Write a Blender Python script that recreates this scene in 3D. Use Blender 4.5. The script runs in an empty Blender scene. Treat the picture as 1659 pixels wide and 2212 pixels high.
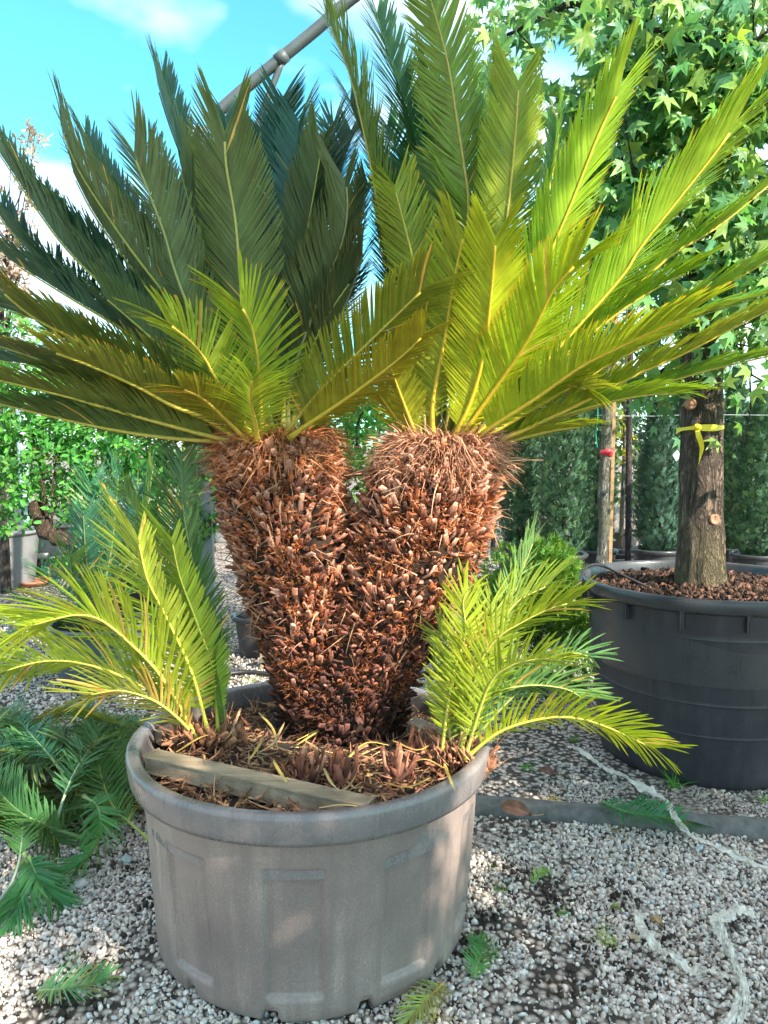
import bpy, math, random
import numpy as np
from mathutils import Vector, Matrix

random.seed(7)
RNG = np.random.default_rng(7)
scene = bpy.context.scene
COL = scene.collection
R = math.radians

# ------------------------------------------------------------------ camera
CAM = np.array([0.0, 0.0, 1.40])
PITCH = R(5.0)
FPX = 1663.0                      # focal length, in units of a 1659 x 2212 picture
cam_d = bpy.data.cameras.new('camera')
cam_d.sensor_fit = 'VERTICAL'
cam_d.sensor_height = 36.0
cam_d.lens = 36.0 * FPX / 2212.0
cam_d.clip_start = 0.05
cam_d.clip_end = 2000.0
cam = bpy.data.objects.new('camera', cam_d)
COL.objects.link(cam)
cam.location = CAM
cam.rotation_euler = (math.pi / 2 - PITCH, 0, 0)
scene.camera = cam

# ------------------------------------------------------------------ light
SUN_AZ, SUN_EL = R(48), R(37)     # azimuth measured from behind the camera towards its right
SUN = np.array([math.sin(SUN_AZ) * math.cos(SUN_EL), -math.cos(SUN_AZ) * math.cos(SUN_EL), math.sin(SUN_EL)])
world = bpy.data.worlds.new('World')
scene.world = world
world.use_nodes = True
wn, wl = world.node_tree.nodes, world.node_tree.links
wn.clear()
w_out = wn.new('ShaderNodeOutputWorld')
w_bg = wn.new('ShaderNodeBackground')
w_bg.inputs['Strength'].default_value = 0.15
sky = wn.new('ShaderNodeTexSky')
sky.sky_type = 'NISHITA'
sky.sun_disc = False
sky.sun_elevation = SUN_EL
sky.sun_rotation = math.atan2(SUN[0], SUN[1])
sky.altitude = 100
sky.air_density = 1.0
sky.dust_density = 0.6
sky.ozone_density = 1.0
w_tint = wn.new('ShaderNodeMix'); w_tint.data_type = 'RGBA'; w_tint.blend_type = 'MULTIPLY'
w_tint.inputs[0].default_value = 1.0
w_tint.inputs[7].default_value = (0.37, 0.95, 0.94, 1)
wl.new(sky.outputs[0], w_tint.inputs[6])
w_tc = wn.new('ShaderNodeTexCoord')
w_map = wn.new('ShaderNodeMapping'); w_map.inputs['Scale'].default_value = (1.0, 1.0, 2.0)
w_map.inputs['Location'].default_value = (1.855, 0.112, 0.368)
wl.new(w_tc.outputs['Generated'], w_map.inputs[0])
w_no = wn.new('ShaderNodeTexNoise'); w_no.inputs['Scale'].default_value = 1.5
w_no.inputs['Detail'].default_value = 5; w_no.inputs['Roughness'].default_value = 0.55
wl.new(w_map.outputs[0], w_no.inputs['Vector'])
w_rp = wn.new('ShaderNodeValToRGB')
w_rp.color_ramp.elements[0].position = 0.40; w_rp.color_ramp.elements[0].color = (0, 0, 0, 1)
w_rp.color_ramp.elements[1].position = 0.62; w_rp.color_ramp.elements[1].color = (0.92, 0.92, 0.92, 1)
wl.new(w_no.outputs[0], w_rp.inputs[0])
w_cl = wn.new('ShaderNodeMix'); w_cl.data_type = 'RGBA'
wl.new(w_rp.outputs[0], w_cl.inputs[0])
wl.new(w_tint.outputs[2], w_cl.inputs[6])
w_cl.inputs[7].default_value = (6.6, 6.1, 5.8, 1)
wl.new(w_cl.outputs[2], w_bg.inputs['Color'])
wl.new(w_bg.outputs[0], w_out.inputs[0])

sun_d = bpy.data.lights.new('sun', 'SUN')
sun_d.energy = 4.5
sun_d.angle = R(0.6)
sun_d.color = (1.0, 0.91, 0.77)
sun = bpy.data.objects.new('sun', sun_d)
COL.objects.link(sun)
sun.rotation_euler = Vector(SUN).to_track_quat('Z', 'Y').to_euler()

vs = scene.view_settings
vs.view_transform = 'Standard'
vs.look = 'None'
vs.gamma = 1.0
vs.use_curve_mapping = False
vs.exposure = 1.64
scene.cycles.max_bounces = 4
scene.cycles.diffuse_bounces = 2
scene.cycles.glossy_bounces = 2
scene.cycles.transmission_bounces = 2
scene.cycles.transparent_max_bounces = 6
scene.cycles.caustics_reflective = False
scene.cycles.caustics_refractive = False
scene.cycles.use_light_tree = False
scene.cycles.use_adaptive_sampling = True
scene.cycles.adaptive_threshold = 0.03

# ------------------------------------------------------------------ geometry helpers
def ray(x, y):
    dx = (x - 829.5) / FPX
    dy = -(y - 1106.0) / FPX
    cp, sp = math.cos(PITCH), math.sin(PITCH)
    return np.array([dx, cp + dy * sp, -sp + dy * cp])

def P(x, y, Y):                   # where the place at depth Y is, seen along that line
    d = ray(x, y)
    return CAM + d * (Y / d[1])

def G(x, y, z=0.0):               # where that line meets height z
    d = ray(x, y)
    return CAM + d * ((z - CAM[2]) / d[2])

def unit(v):
    v = np.asarray(v, float)
    return v / np.maximum(np.linalg.norm(v, axis=-1, keepdims=True), 1e-9)

def mesh_np(name, V, faces, mat, col=None, smooth=False):
    V = np.ascontiguousarray(V, dtype=np.float32)
    me = bpy.data.meshes.new(name)
    faces = [np.asarray(f, np.int32) for f in faces if len(f)]
    nl = sum(f.size for f in faces)
    nf = sum(len(f) for f in faces)
    me.vertices.add(len(V)); me.vertices.foreach_set('co', V.ravel())
    me.loops.add(nl); me.polygons.add(nf)
    me.loops.foreach_set('vertex_index', np.concatenate([f.ravel() for f in faces]))
    sizes = np.concatenate([np.full(len(f), f.shape[1], np.int32) for f in faces])
    starts = np.concatenate([[0], np.cumsum(sizes)[:-1]]).astype(np.int32)
    me.polygons.foreach_set('loop_start', starts)
    me.polygons.foreach_set('loop_total', sizes)
    if smooth:
        me.polygons.foreach_set('use_smooth', np.ones(nf, bool))
    if col is not None:
        a = me.color_attributes.new('Col', 'FLOAT_COLOR', 'POINT')
        c = np.ones((len(V), 4), np.float32); c[:, :3] = col
        a.data.foreach_set('color', c.ravel())
    me.update(calc_edges=True)
    me.validate()
    if mat is not None:
        me.materials.append(mat)
    return me

def add(name, me, parent=None):
    o = bpy.data.objects.new(name, me)
    COL.objects.link(o)
    if parent is not None:
        o.parent = parent
        if parent.parent is None:
            o.matrix_parent_inverse = Matrix.Translation(-parent.location)
    return o

def thing(name, loc, label, cat, group=None):
    o = bpy.data.objects.new(name, None)
    o.empty_display_size = 0.1
    COL.objects.link(o)
    o.location = [float(a) for a in loc]
    return tag(o, label, cat, group)

def tag(o, label=None, cat=None, group=None, kind=None):
    if label: o['label'] = label
    if cat: o['category'] = cat
    if group: o['group'] = group
    if kind: o['kind'] = kind
    return o

class MB:
    """collects several shapes into one mesh"""
    def __init__(s): s.V = []; s.F3 = []; s.F4 = []; s.C = []; s.n = 0
    def add(s, V, F, col=None):
        V = np.asarray(V, float); F = np.asarray(F, int)
        if F.shape[1] == 3: s.F3.append(F + s.n)
        else: s.F4.append(F + s.n)
        s.V.append(V); s.n += len(V)
        c = np.ones((len(V), 3)) * (np.array([1, 1, 1]) if col is None else np.asarray(col))
        s.C.append(c)
        return s
    def mesh(s, name, mat, smooth=False):
        f = []
        if s.F3: f.append(np.concatenate(s.F3))
        if s.F4: f.append(np.concatenate(s.F4))
        return mesh_np(name, np.concatenate(s.V), f, mat, np.concatenate(s.C), smooth)

def catmull(pts, n=80):
    p = np.asarray(pts, float)
    if len(p) == 2: p = np.array([p[0], (p[0] + p[1]) / 2, p[1]])
    q = np.vstack([2 * p[0] - p[1], p, 2 * p[-1] - p[-2]])
    out = []
    for i in range(1, len(q) - 2):
        t = np.linspace(0, 1, 24, endpoint=False)[:, None]
        a, b, c, d = q[i - 1], q[i], q[i + 1], q[i + 2]
        out.append(.5 * (2 * b + (c - a) * t + (2 * a - 5 * b + 4 * c - d) * t**2 + (3 * b - a - 3 * c + d) * t**3))
    out.append(p[-1:])
    c = np.vstack(out)
    s = np.concatenate([[0], np.cumsum(np.linalg.norm(np.diff(c, axis=0), axis=1))])
    u = np.linspace(0, s[-1], n)
    return np.stack([np.interp(u, s, c[:, k]) for k in range(3)], 1), s[-1]

def tube(C, rad, seg=8, caps=True, ref=(0.31, 0.52, 0.79), sx=1.0, jit=0.0):
    C = np.asarray(C, float); n = len(C)
    T = unit(np.gradient(C, axis=0))
    rad = np.broadcast_to(np.asarray(rad, float), (n,))
    A = unit(np.cross(T, np.asarray(ref, float)))
    for i in range(1, n):
        a = A[i - 1] - T[i] * (A[i - 1] @ T[i]); A[i] = a / max(np.linalg.norm(a), 1e-9)
    B = np.cross(T, A)
    th = np.linspace(0, 2 * math.pi, seg, endpoint=False)
    rr = rad[:, None] * (1 + jit * RNG.normal(size=(n, seg)))
    V = C[:, None] + rr[:, :, None] * (np.cos(th)[None, :, None] * A[:, None] * sx + np.sin(th)[None, :, None] * B[:, None])
    V = V.reshape(-1, 3)
    i, j = np.meshgrid(np.arange(n - 1), np.arange(seg), indexing='ij')
    i = i.ravel(); j = j.ravel(); k = (j + 1) % seg
    F = np.stack([i * seg + j, i * seg + k, (i + 1) * seg + k, (i + 1) * seg + j], 1)
    if caps:
        V = np.vstack([V, C[:1], C[-1:]])
        a = n * seg; j = np.arange(seg); k = (j + 1) % seg
        F0 = np.stack([np.full(seg, a), k, j, j], 1)
        F1 = np.stack([np.full(seg, a + 1), (n - 1) * seg + j, (n - 1) * seg + k, (n - 1) * seg + k], 1)
        return V, F, np.concatenate([F0, F1])[:, :3][:, [0, 1, 2]]
    return V, F, None

def tube_mesh(name, C, rad, mat, seg=8, col=None, smooth=True, **k):
    V, F, F3 = tube(C, rad, seg, **k)
    c = None if col is None else np.ones((len(V), 3)) * np.asarray(col)
    return mesh_np(name, V, [F] + ([F3] if F3 is not None else []), mat, c, smooth)

def lathe(profile, seg=96, disp=None):
    pr = np.asarray(profile, float); m = len(pr)
    th = np.linspace(0, 2 * math.pi, seg, endpoint=False)
    r = np.repeat(pr[:, 0][:, None], seg, 1); z = np.repeat(pr[:, 1][:, None], seg, 1)
    t = np.repeat(th[None], m, 0)
    if disp is not None: r, z = disp(r, z, t)
    V = np.stack([r * np.cos(t), r * np.sin(t), z], -1).reshape(-1, 3)
    i, j = np.meshgrid(np.arange(m - 1), np.arange(seg), indexing='ij')
    i = i.ravel(); j = j.ravel(); k = (j + 1) % seg
    return V, np.stack([i * seg + j, i * seg + k, (i + 1) * seg + k, (i + 1) * seg + j], 1)

def box_mesh(name, c, ex, ey, ez, mat, bevel=0.004, jit=0.0):
    """box about c with half-extent vectors, edges chamfered"""
    c, ex, ey, ez = [np.asarray(a, float) for a in (c, ex, ey, ez)]
    l = [np.linalg.norm(a) for a in (ex, ey, ez)]
    b = [min(.45, bevel / a) for a in l]
    import bmesh
    bm = bmesh.new()
    bmesh.ops.create_cube(bm, size=2.0)
    M = np.stack([ex, ey, ez], 1)
    for v in bm.verts:
        v.co = Vector(M @ np.array(v.co) + c + RNG.normal(size=3) * jit)
    bmesh.ops.bevel(bm, geom=list(bm.edges), offset=bevel, segments=2, affect='EDGES')
    bmesh.ops.recalc_face_normals(bm, faces=list(bm.faces))
    me = bpy.data.meshes.new(name); bm.to_mesh(me); bm.free()
    me.materials.append(mat)
    return me

def rand_rot(n, rng=RNG):
    q = unit(rng.normal(size=(n, 4)))
    w, x, y, z = q.T
    return np.stack([np.stack([1 - 2 * (y*y + z*z), 2 * (x*y - z*w), 2 * (x*z + y*w)], -1),
                     np.stack([2 * (x*y + z*w), 1 - 2 * (x*x + z*z), 2 * (y*z - x*w)], -1),
                     np.stack([2 * (x*z - y*w), 2 * (y*z + x*w), 1 - 2 * (x*x + y*y)], -1)], -2)

def frames(x, up):
    """rotation matrices whose local X runs along x and local Z near up"""
    x = unit(x); y = unit(np.cross(up, x)); z = np.cross(x, y)
    return np.stack([x, y, z], -1)

def scatter(V0, F0, M, T, S, col=None, basecol=None):
    """copies of one small shape joined into one vertex/face list"""
    V0 = np.asarray(V0, float); F0 = np.asarray(F0, int); n = len(T)
    S = np.asarray(S, float)
    loc = V0[None] * (S[:, None, None] if S.ndim == 1 else S[:, None, :])
    V = np.einsum('nij,nkj->nki', M, loc) + T[:, None]
    F = (F0[None] + (np.arange(n) * len(V0))[:, None, None]).reshape(-1, F0.shape[1])
    C = None
    if col is not None:
        C = np.repeat(np.asarray(col)[:, None], len(V0), 1)
        if basecol is not None: C = C * np.asarray(basecol)[None]
        C = C.reshape(-1, 3)
    return V.reshape(-1, 3), F, C

def mat4(M, T, S):
    S = np.ones(3) * S
    m = np.eye(4); m[:3, :3] = M * S[None, :]; m[:3, 3] = T
    return Matrix(m.tolist())

# ------------------------------------------------------------------ materials
def base_mat(name):
    m = bpy.data.materials.new(name); m.use_nodes = True
    n, l = m.node_tree.nodes, m.node_tree.links
    b = n['Principled BSDF']
    return m, n, l, b

def noise(n, l, scale, detail=4, rough=.6, vec=None, dist=0):
    t = n.new('ShaderNodeTexNoise'); t.inputs['Scale'].default_value = scale
    t.inputs['Detail'].default_value = detail; t.inputs['Roughness'].default_value = rough
    t.inputs['Distortion'].default_value = dist
    if vec is not None: l.new(vec, t.inputs['Vector'])
    return t

def ramp(n, l, src, stops):
    r = n.new('ShaderNodeValToRGB'); e = r.color_ramp.elements
    while len(e) < len(stops): e.new(.5)
    for k, (p, c) in enumerate(stops):
        e[k].position = p
        e[k].color = tuple(c) + (1,) if not np.isscalar(c) else (c, c, c, 1)
    l.new(src, r.inputs[0])
    return r

def mix(n, l, fac, a, b, mode='MIX'):
    x = n.new('ShaderNodeMix'); x.data_type = 'RGBA'; x.blend_type = mode
    for i, v in ((0, fac), (6, a), (7, b)):
        if hasattr(v, 'is_output'): l.new(v, x.inputs[i])
        elif i == 0: x.inputs[0].default_value = v
        else: x.inputs[i].default_value = tuple(v) + (1,) if len(v) == 3 else v
    return x.outputs[2]

def bump(n, l, b, src, strength=.3, dist=.01):
    u = n.new('ShaderNodeBump'); u.inputs['Strength'].default_value = strength
    u.inputs['Distance'].default_value = dist
    l.new(src, u.inputs['Height']); l.new(u.outputs[0], b.inputs['Normal'])

def objpos(n):
    return n.new('ShaderNodeTexCoord').outputs['Object']

def leaf_mat(name, rough=.4, trans=.3, upper=(0.40, 0.72, 0.78), rnd=0.0, spec=.5, tgain=(1.25, 1.25, .6), tint=(1, 1, 1)):
    """leaf blade: colour attribute gives the underside, the upper face is a deeper green; light passes through"""
    m, n, l, b = base_mat(name)
    at = n.new('ShaderNodeAttribute'); at.attribute_name = 'Col'
    c = at.outputs['Color']
    if tint != (1, 1, 1): c = mix(n, l, 1.0, c, tint, 'MULTIPLY')
    if rnd:
        oi = n.new('ShaderNodeObjectInfo')
        hs = n.new('ShaderNodeHueSaturation')
        mr = n.new('ShaderNodeMapRange'); mr.inputs[3].default_value = 1 - rnd; mr.inputs[4].default_value = 1 + rnd
        l.new(oi.outputs['Random'], mr.inputs[0]); l.new(mr.outputs[0], hs.inputs['Value'])
        mh = n.new('ShaderNodeMapRange'); mh.inputs[3].default_value = .485; mh.inputs[4].default_value = .515
        l.new(oi.outputs['Random'], mh.inputs[0]); l.new(mh.outputs[0], hs.inputs['Hue'])
        l.new(c, hs.inputs['Color']); c = hs.outputs[0]
    g = n.new('ShaderNodeNewGeometry')
    up = mix(n, l, 1.0, c, upper, 'MULTIPLY')
    cc = mix(n, l, g.outputs['Backfacing'], up, c)
    nz = noise(n, l, 9, 3)
    cc = mix(n, l, .55, cc, ramp(n, l, nz.outputs[0], [(.3, .55), (.7, 1.35)]).outputs[0], 'MULTIPLY')
    l.new(cc, b.inputs['Base Color'])
    b.inputs['Roughness'].default_value = rough
    b.inputs['Specular IOR Level'].default_value = spec
    t = n.new('ShaderNodeBsdfTranslucent')
    l.new(mix(n, l, 1.0, c, tgain, 'MULTIPLY'), t.inputs['Color'])
    ms = n.new('ShaderNodeMixShader'); ms.inputs[0].default_value = trans
    l.new(b.outputs[0], ms.inputs[1]); l.new(t.outputs[0], ms.inputs[2])
    l.new(ms.outputs[0], n['Material Output'].inputs[0])
    return m

def attr_mat(name, rough=.8, nscale=40, namt=.5, bumps=.4, bdist=.004, rnd=0.0, spec=.3):
    m, n, l, b = base_mat(name)
    at = n.new('ShaderNodeAttribute'); at.attribute_name = 'Col'
    c = at.outputs['Color']
    if rnd:
        oi = n.new('ShaderNodeObjectInfo')
        mr = n.new('ShaderNodeMapRange'); mr.inputs[3].default_value = 1 - rnd; mr.inputs[4].default_value = 1 + rnd
        l.new(oi.outputs['Random'], mr.inputs[0])
        hs = n.new('ShaderNodeHueSaturation'); l.new(mr.outputs[0], hs.inputs['Value']); l.new(c, hs.inputs['Color'])
        c = hs.outputs[0]
    v = objpos(n)
    nz = noise(n, l, nscale, 5, .65, v)
    c = mix(n, l, namt, c, ramp(n, l, nz.outputs[0], [(.25, .35), (.75, 1.5)]).outputs[0], 'MULTIPLY')
    l.new(c, b.inputs['Base Color'])
    b.inputs['Roughness'].default_value = rough
    b.inputs['Specular IOR Level'].default_value = spec
    if bumps: bump(n, l, b, nz.outputs[0], bumps, bdist)
    return m

def plastic(name, base, dust, amount=.5, rough=.5, scale=5, streak=True):
    """moulded nursery plastic, scuffed and dusty"""
    m, n, l, b = base_mat(name)
    v = objpos(n)
    big = noise(n, l, scale, 5, .6, v)
    mp = n.new('ShaderNodeMapping'); mp.inputs['Scale'].default_value = (26, 26, 2.2); l.new(v, mp.inputs[0])
    st = noise(n, l, 1.0, 5, .7, mp.outputs[0])
    fine = noise(n, l, 150, 3, .7, v)
    f1 = ramp(n, l, big.outputs[0], [(.34, 0), (.66, 1)]).outputs[0]
    f2 = ramp(n, l, st.outputs[0], [(.4, .25), (.68, 1)]).outputs[0]
    f = mix(n, l, 1.0, f1, f2, 'MULTIPLY')
    f3 = ramp(n, l, fine.outputs[0], [(.45, .55), (.72, 1.25)]).outputs[0]
    f = mix(n, l, 1.0, f, f3, 'MULTIPLY')
    f = mix(n, l, 1.0, f, (amount,) * 3, 'MULTIPLY')
    c = mix(n, l, f, base, dust)
    sc = noise(n, l, 60, 2, .5, mp.outputs[0])
    c = mix(n, l, ramp(n, l, sc.outputs[0], [(.62, 0), (.70, .45)]).outputs[0], c, [min(1, d * 1.7) for d in dust])
    l.new(c, b.inputs['Base Color'])
    rr = ramp(n, l, f, [(0, rough - .12), (1, min(1, rough + .35))])
    l.new(rr.outputs[0], b.inputs['Roughness'])
    b.inputs['Specular IOR Level'].default_value = .45
    bump(n, l, b, fine.outputs[0], .12, .002)
    return m

M_frond = leaf_mat('cycad leaflet', .38, .36, upper=(.30, .68, .95), tint=(1.6, 1.6, 1.1), spec=.3)
M_rib = attr_mat('cycad midrib', .5, 60, .25, .1)
M_pupleaf = M_frond
M_bract = attr_mat('leaf base', .85, 90, .6, .5, .003, rnd=.35)
M_wool = attr_mat('trunk wool', .95, 120, .4, 0)
M_pot = plastic('grey dusty pot plastic', (.165, .126, .116), (.43, .335, .285), .95, .5, 3)
M_rim = plastic('pot rim plastic', (.13, .115, .118), (.36, .295, .265), .6, .36, 7)
M_black = plastic('black pot plastic', (.024, .024, .030), (.085, .078, .080), .8, .42, 6)
M_blackrim = plastic('black pot rim plastic', (.035, .036, .04), (.09, .085, .085), .4, .38, 6)
M_bluepot = plastic('blue grey pot plastic', (.06, .08, .10), (.16, .17, .17), .5, .45, 5)
M_greypot = plastic('light grey pot plastic', (.16, .165, .17), (.34, .33, .31), .5, .5, 4)

def soil_mat(name, dark, light, scale=60):
    m, n, l, b = base_mat(name)
    v = objpos(n)
    a = noise(n, l, scale, 6, .7, v); c2 = noise(n, l, scale * .2, 3, .5, v)
    f = mix(n, l, .5, a.outputs[0], c2.outputs[0])
    l.new(ramp(n, l, f, [(.35, dark), (.52, [(d + e) / 2.6 for d, e in zip(dark, light)]), (.68, light)]).outputs[0], b.inputs['Base Color'])
    b.inputs['Roughness'].default_value = .95
    bump(n, l, b, a.outputs[0], .8, .01)
    return m
M_soil = soil_mat('potting soil', (.012, .009, .007), (.085, .055, .038))
M_soil2 = soil_mat('bark mulch soil', (.02, .011, .007), (.15, .075, .045), 45)

def ground_mat():
    m, n, l, b = base_mat('gravel ground')
    v = objpos(n)
    vo = n.new('ShaderNodeTexVoronoi'); vo.inputs['Scale'].default_value = 42; l.new(v, vo.inputs['Vector'])
    no = noise(n, l, 1.1, 5, .65, v)
    no2 = noise(n, l, 110, 5, .75, v)
    stone = ramp(n, l, vo.outputs['Distance'], [(.15, (.50, .44, .39)), (.48, (.19, .155, .13)), (.62, (.035, .026, .02))]).outputs[0]
    soil = ramp(n, l, no2.outputs[0], [(.35, (.035, .026, .019)), (.66, (.24, .19, .15))]).outputs[0]
    f = ramp(n, l, no.outputs[0], [(.52, 0), (.72, .75)]).outputs[0]
    l.new(mix(n, l, f, stone, soil), b.inputs['Base Color'])
    b.inputs['Roughness'].default_value = .95
    bump(n, l, b, vo.outputs['Distance'], -.6, .02)
    return m
M_ground = ground_mat()
M_stone = attr_mat('crushed stone', .85, 70, .35, .35, .003)

def bark_mat(name, dark, light, moss=None, sc=9):
    m, n, l, b = base_mat(name)
    v = objpos(n)
    mp = n.new('ShaderNodeMapping'); mp.inputs['Scale'].default_value = (sc, sc, sc * .26); l.new(v, mp.inputs[0])
    a = noise(n, l, 2.0, 9, .75, mp.outputs[0], .5)
    r1 = noise(n, l, 1.5, 5, .6, mp.outputs[0], 1.2)
    r2 = noise(n, l, 3.4, 4, .6, mp.outputs[0], .8)
    c = ramp(n, l, a.outputs[0], [(.32, dark), (.52, [(x + y) / 2 for x, y in zip(dark, light)]), (.70, light)]).outputs[0]
    k1 = ramp(n, l, r1.outputs[0], [(.42, 1), (.495, .12), (.515, .12), (.58, 1)]).outputs[0]
    k2 = ramp(n, l, r2.outputs[0], [(.44, 1), (.5, .35), (.56, 1)]).outputs[0]
    cr = mix(n, l, 1.0, k1, k2, 'MULTIPLY')
    c = mix(n, l, .8, c, cr, 'MULTIPLY')
    if moss:
        ms = noise(n, l, 3.2, 4, .6, v)
        c = mix(n, l, ramp(n, l, ms.outputs[0], [(.46, 0), (.72, .7)]).outputs[0], c, moss)
    l.new(c, b.inputs['Base Color'])
    b.inputs['Roughness'].default_value = .9
    h = mix(n, l, .65, a.outputs[0], cr)
    bump(n, l, b, h, 1.0, .03)
    return m
M_bark = bark_mat('sweetgum bark', (.06, .038, .027), (.34, .24, .17), (.15, .125, .045), 15)
M_limb = bark_mat('limb bark', (.03, .024, .02), (.14, .11, .09), None, 16)
M_pale = bark_mat('pale young bark', (.16, .15, .125), (.36, .35, .29), (.2, .2, .12), 14)
M_darkstem = bark_mat('dark young bark', (.05, .035, .035), (.2, .14, .14), None, 20)
M_gnarl = bark_mat('gnarled bark', (.04, .025, .016), (.30, .18, .11), None, 18)

def wood_mat(name, a, c):
    m, n, l, b = base_mat(name)
    v = objpos(n)
    mp = n.new('ShaderNodeMapping'); mp.inputs['Scale'].default_value = (2.5, 40, 40)
    mp.inputs['Rotation'].default_value = (0, 0, R(15)); l.new(v, mp.inputs[0])
    w = noise(n, l, 1.5, 6, .6, mp.outputs[0], .4)
    s = noise(n, l, 7, 4, .6, v)
    col = ramp(n, l, w.outputs[0], [(.3, a), (.7, c)]).outputs[0]
    col = mix(n, l, ramp(n, l, s.outputs[0], [(.50, 0), (.72, .75)]).outputs[0], col, (.10, .075, .05))
    l.new(col, b.inputs['Base Color']); b.inputs['Roughness'].default_value = .8
    bump(n, l, b, w.outputs[0], .25, .003)
    return m
M_wood = wood_mat('weathered batten', (.22, .155, .10), (.42, .315, .21))
M_stake = wood_mat('stake wood', (.30, .17, .08), (.42, .26, .13))

def simple(name, c, rough=.6, metal=0.0, nscale=30, namt=.3, bumps=.1):
    m, n, l, b = base_mat(name)
    v = objpos(n); z = noise(n, l, nscale, 5, .6, v)
    l.new(mix(n, l, namt, c, ramp(n, l, z.outputs[0], [(.3, .5), (.7, 1.4)]).outputs[0], 'MULTIPLY'), b.inputs['Base Color'])
    b.inputs['Roughness'].default_value = rough; b.inputs['Metallic'].default_value = metal
    bump(n, l, b, z.outputs[0], bumps, .003)
    return m
M_galv = simple('galvanised steel', (.30, .33, .35), .5, .55, 14, .4)
M_pipe = simple('galvanised pipe', (.06, .075, .08), .55, .1, 10, .45)  # base darkened: the pipe's shaded side is put into the colour
M_paintpost = simple('pale blue paint', (.33, .43, .46), .6, 0, 9, .5)
M_kerb = simple('old concrete', (.11, .105, .10), .92, 0, 26, .75, .6)
M_ribbon = simple('yellow ribbon plastic', (.80, .62, .02), .45, 0, 20, .2)
M_red = simple('red tape', (.65, .03, .05), .45, 0, 20, .2)
M_white = simple('white tag', (.75, .78, .8), .5, 0, 20, .1)
M_terra = simple('terracotta', (.46, .17, .085), .8, 0, 20, .3)
M_hose = simple('black rubber hose', (.018, .018, .02), .5, 0, 30, .3)
M_cutwood = simple('cut wood', (.36, .17, .10), .8, 0, 60, .5, .3)
M_blue = simple('blue plastic', (.02, .33, .50), .4, 0, 20, .1)
M_green = simple('green twine', (.01, .30, .20), .6, 0, 20, .1)
M_hole = simple('dark hole fill', (.03, .02, .014), .95, 0, 40, .4)
M_deadleaf = attr_mat('dry leaf', .7, 40, .6, .3, .003)

def film_mat():
    m, n, l, b = base_mat('clear film')
    z = noise(n, l, 30, 5, .65, objpos(n))
    b.inputs['Base Color'].default_value = (.80, .76, .68, 1); b.inputs['Roughness'].default_value = .3
    t = n.new('ShaderNodeBsdfTransparent'); t.inputs[0].default_value = (.9, .96, .93, 1)
    ms = n.new('ShaderNodeMixShader')
    l.new(ramp(n, l, z.outputs[0], [(.3, .35), (.7, .85)]).outputs[0], ms.inputs[0])
    l.new(t.outputs[0], ms.inputs[1]); l.new(b.outputs[0], ms.inputs[2])
    l.new(ms.outputs[0], n['Material Output'].inputs[0])
    bump(n, l, b, z.outputs[0], .5, .01)
    return m
M_film = film_mat()

# ================================================================== the setting: ground
V = np.array([[-300, -60, 0], [300, -60, 0], [300, 500, 0], [-300, 500, 0]], float)
tag(add('ground', mesh_np('ground', V, [np.array([[0, 1, 2, 3]])], M_ground)), kind='structure')

POT_C = np.array([-0.212, 2.19, 0.0])
POT_K = np.array([1.045, 1.045, 1.02])
BIG_C = np.array([1.46, 3.45, 0.0])

def ico():
    p = (1 + 5 ** .5) / 2
    v = np.array([[-1, p, 0], [1, p, 0], [-1, -p, 0], [1, -p, 0], [0, -1, p], [0, 1, p], [0, -1, -p], [0, 1, -p],
                  [p, 0, -1], [p, 0, 1], [-p, 0, -1], [-p, 0, 1]]) / math.sqrt(1 + p * p)
    f = np.array([[0, 11, 5], [0, 5, 1], [0, 1, 7], [0, 7, 10], [0, 10, 11], [1, 5, 9], [5, 11, 4], [11, 10, 2], [10, 7, 6],
                  [7, 1, 8], [3, 9, 4], [3, 4, 2], [3, 2, 6], [3, 6, 8], [3, 8, 9], [4, 9, 5], [2, 4, 11], [6, 2, 10], [8, 6, 7], [9, 8, 1]])
    return v, f
ICO_V, ICO_F = ico()

def vnoise(x, y, s, seed):
    r = np.random.default_rng(seed); t = r.random((64, 64))
    u, v = np.asarray(x) * s, np.asarray(y) * s
    i, j = np.floor(u).astype(int), np.floor(v).astype(int); a, b = u - i, v - j
    a = a * a * (3 - 2 * a); b = b * b * (3 - 2 * b)
    g = lambda p, q: t[p % 64, q % 64]
    return g(i, j) * (1 - a) * (1 - b) + g(i + 1, j) * a * (1 - b) + g(i, j + 1) * (1 - a) * b + g(i + 1, j + 1) * a * b

def kerb_y(x):                    # the sunk concrete edging, front line
    a, b = G(1020, 1760), G(1655, 1815)
    return a[1] + (x - a[0]) * (b[1] - a[1]) / (b[0] - a[0])

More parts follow.
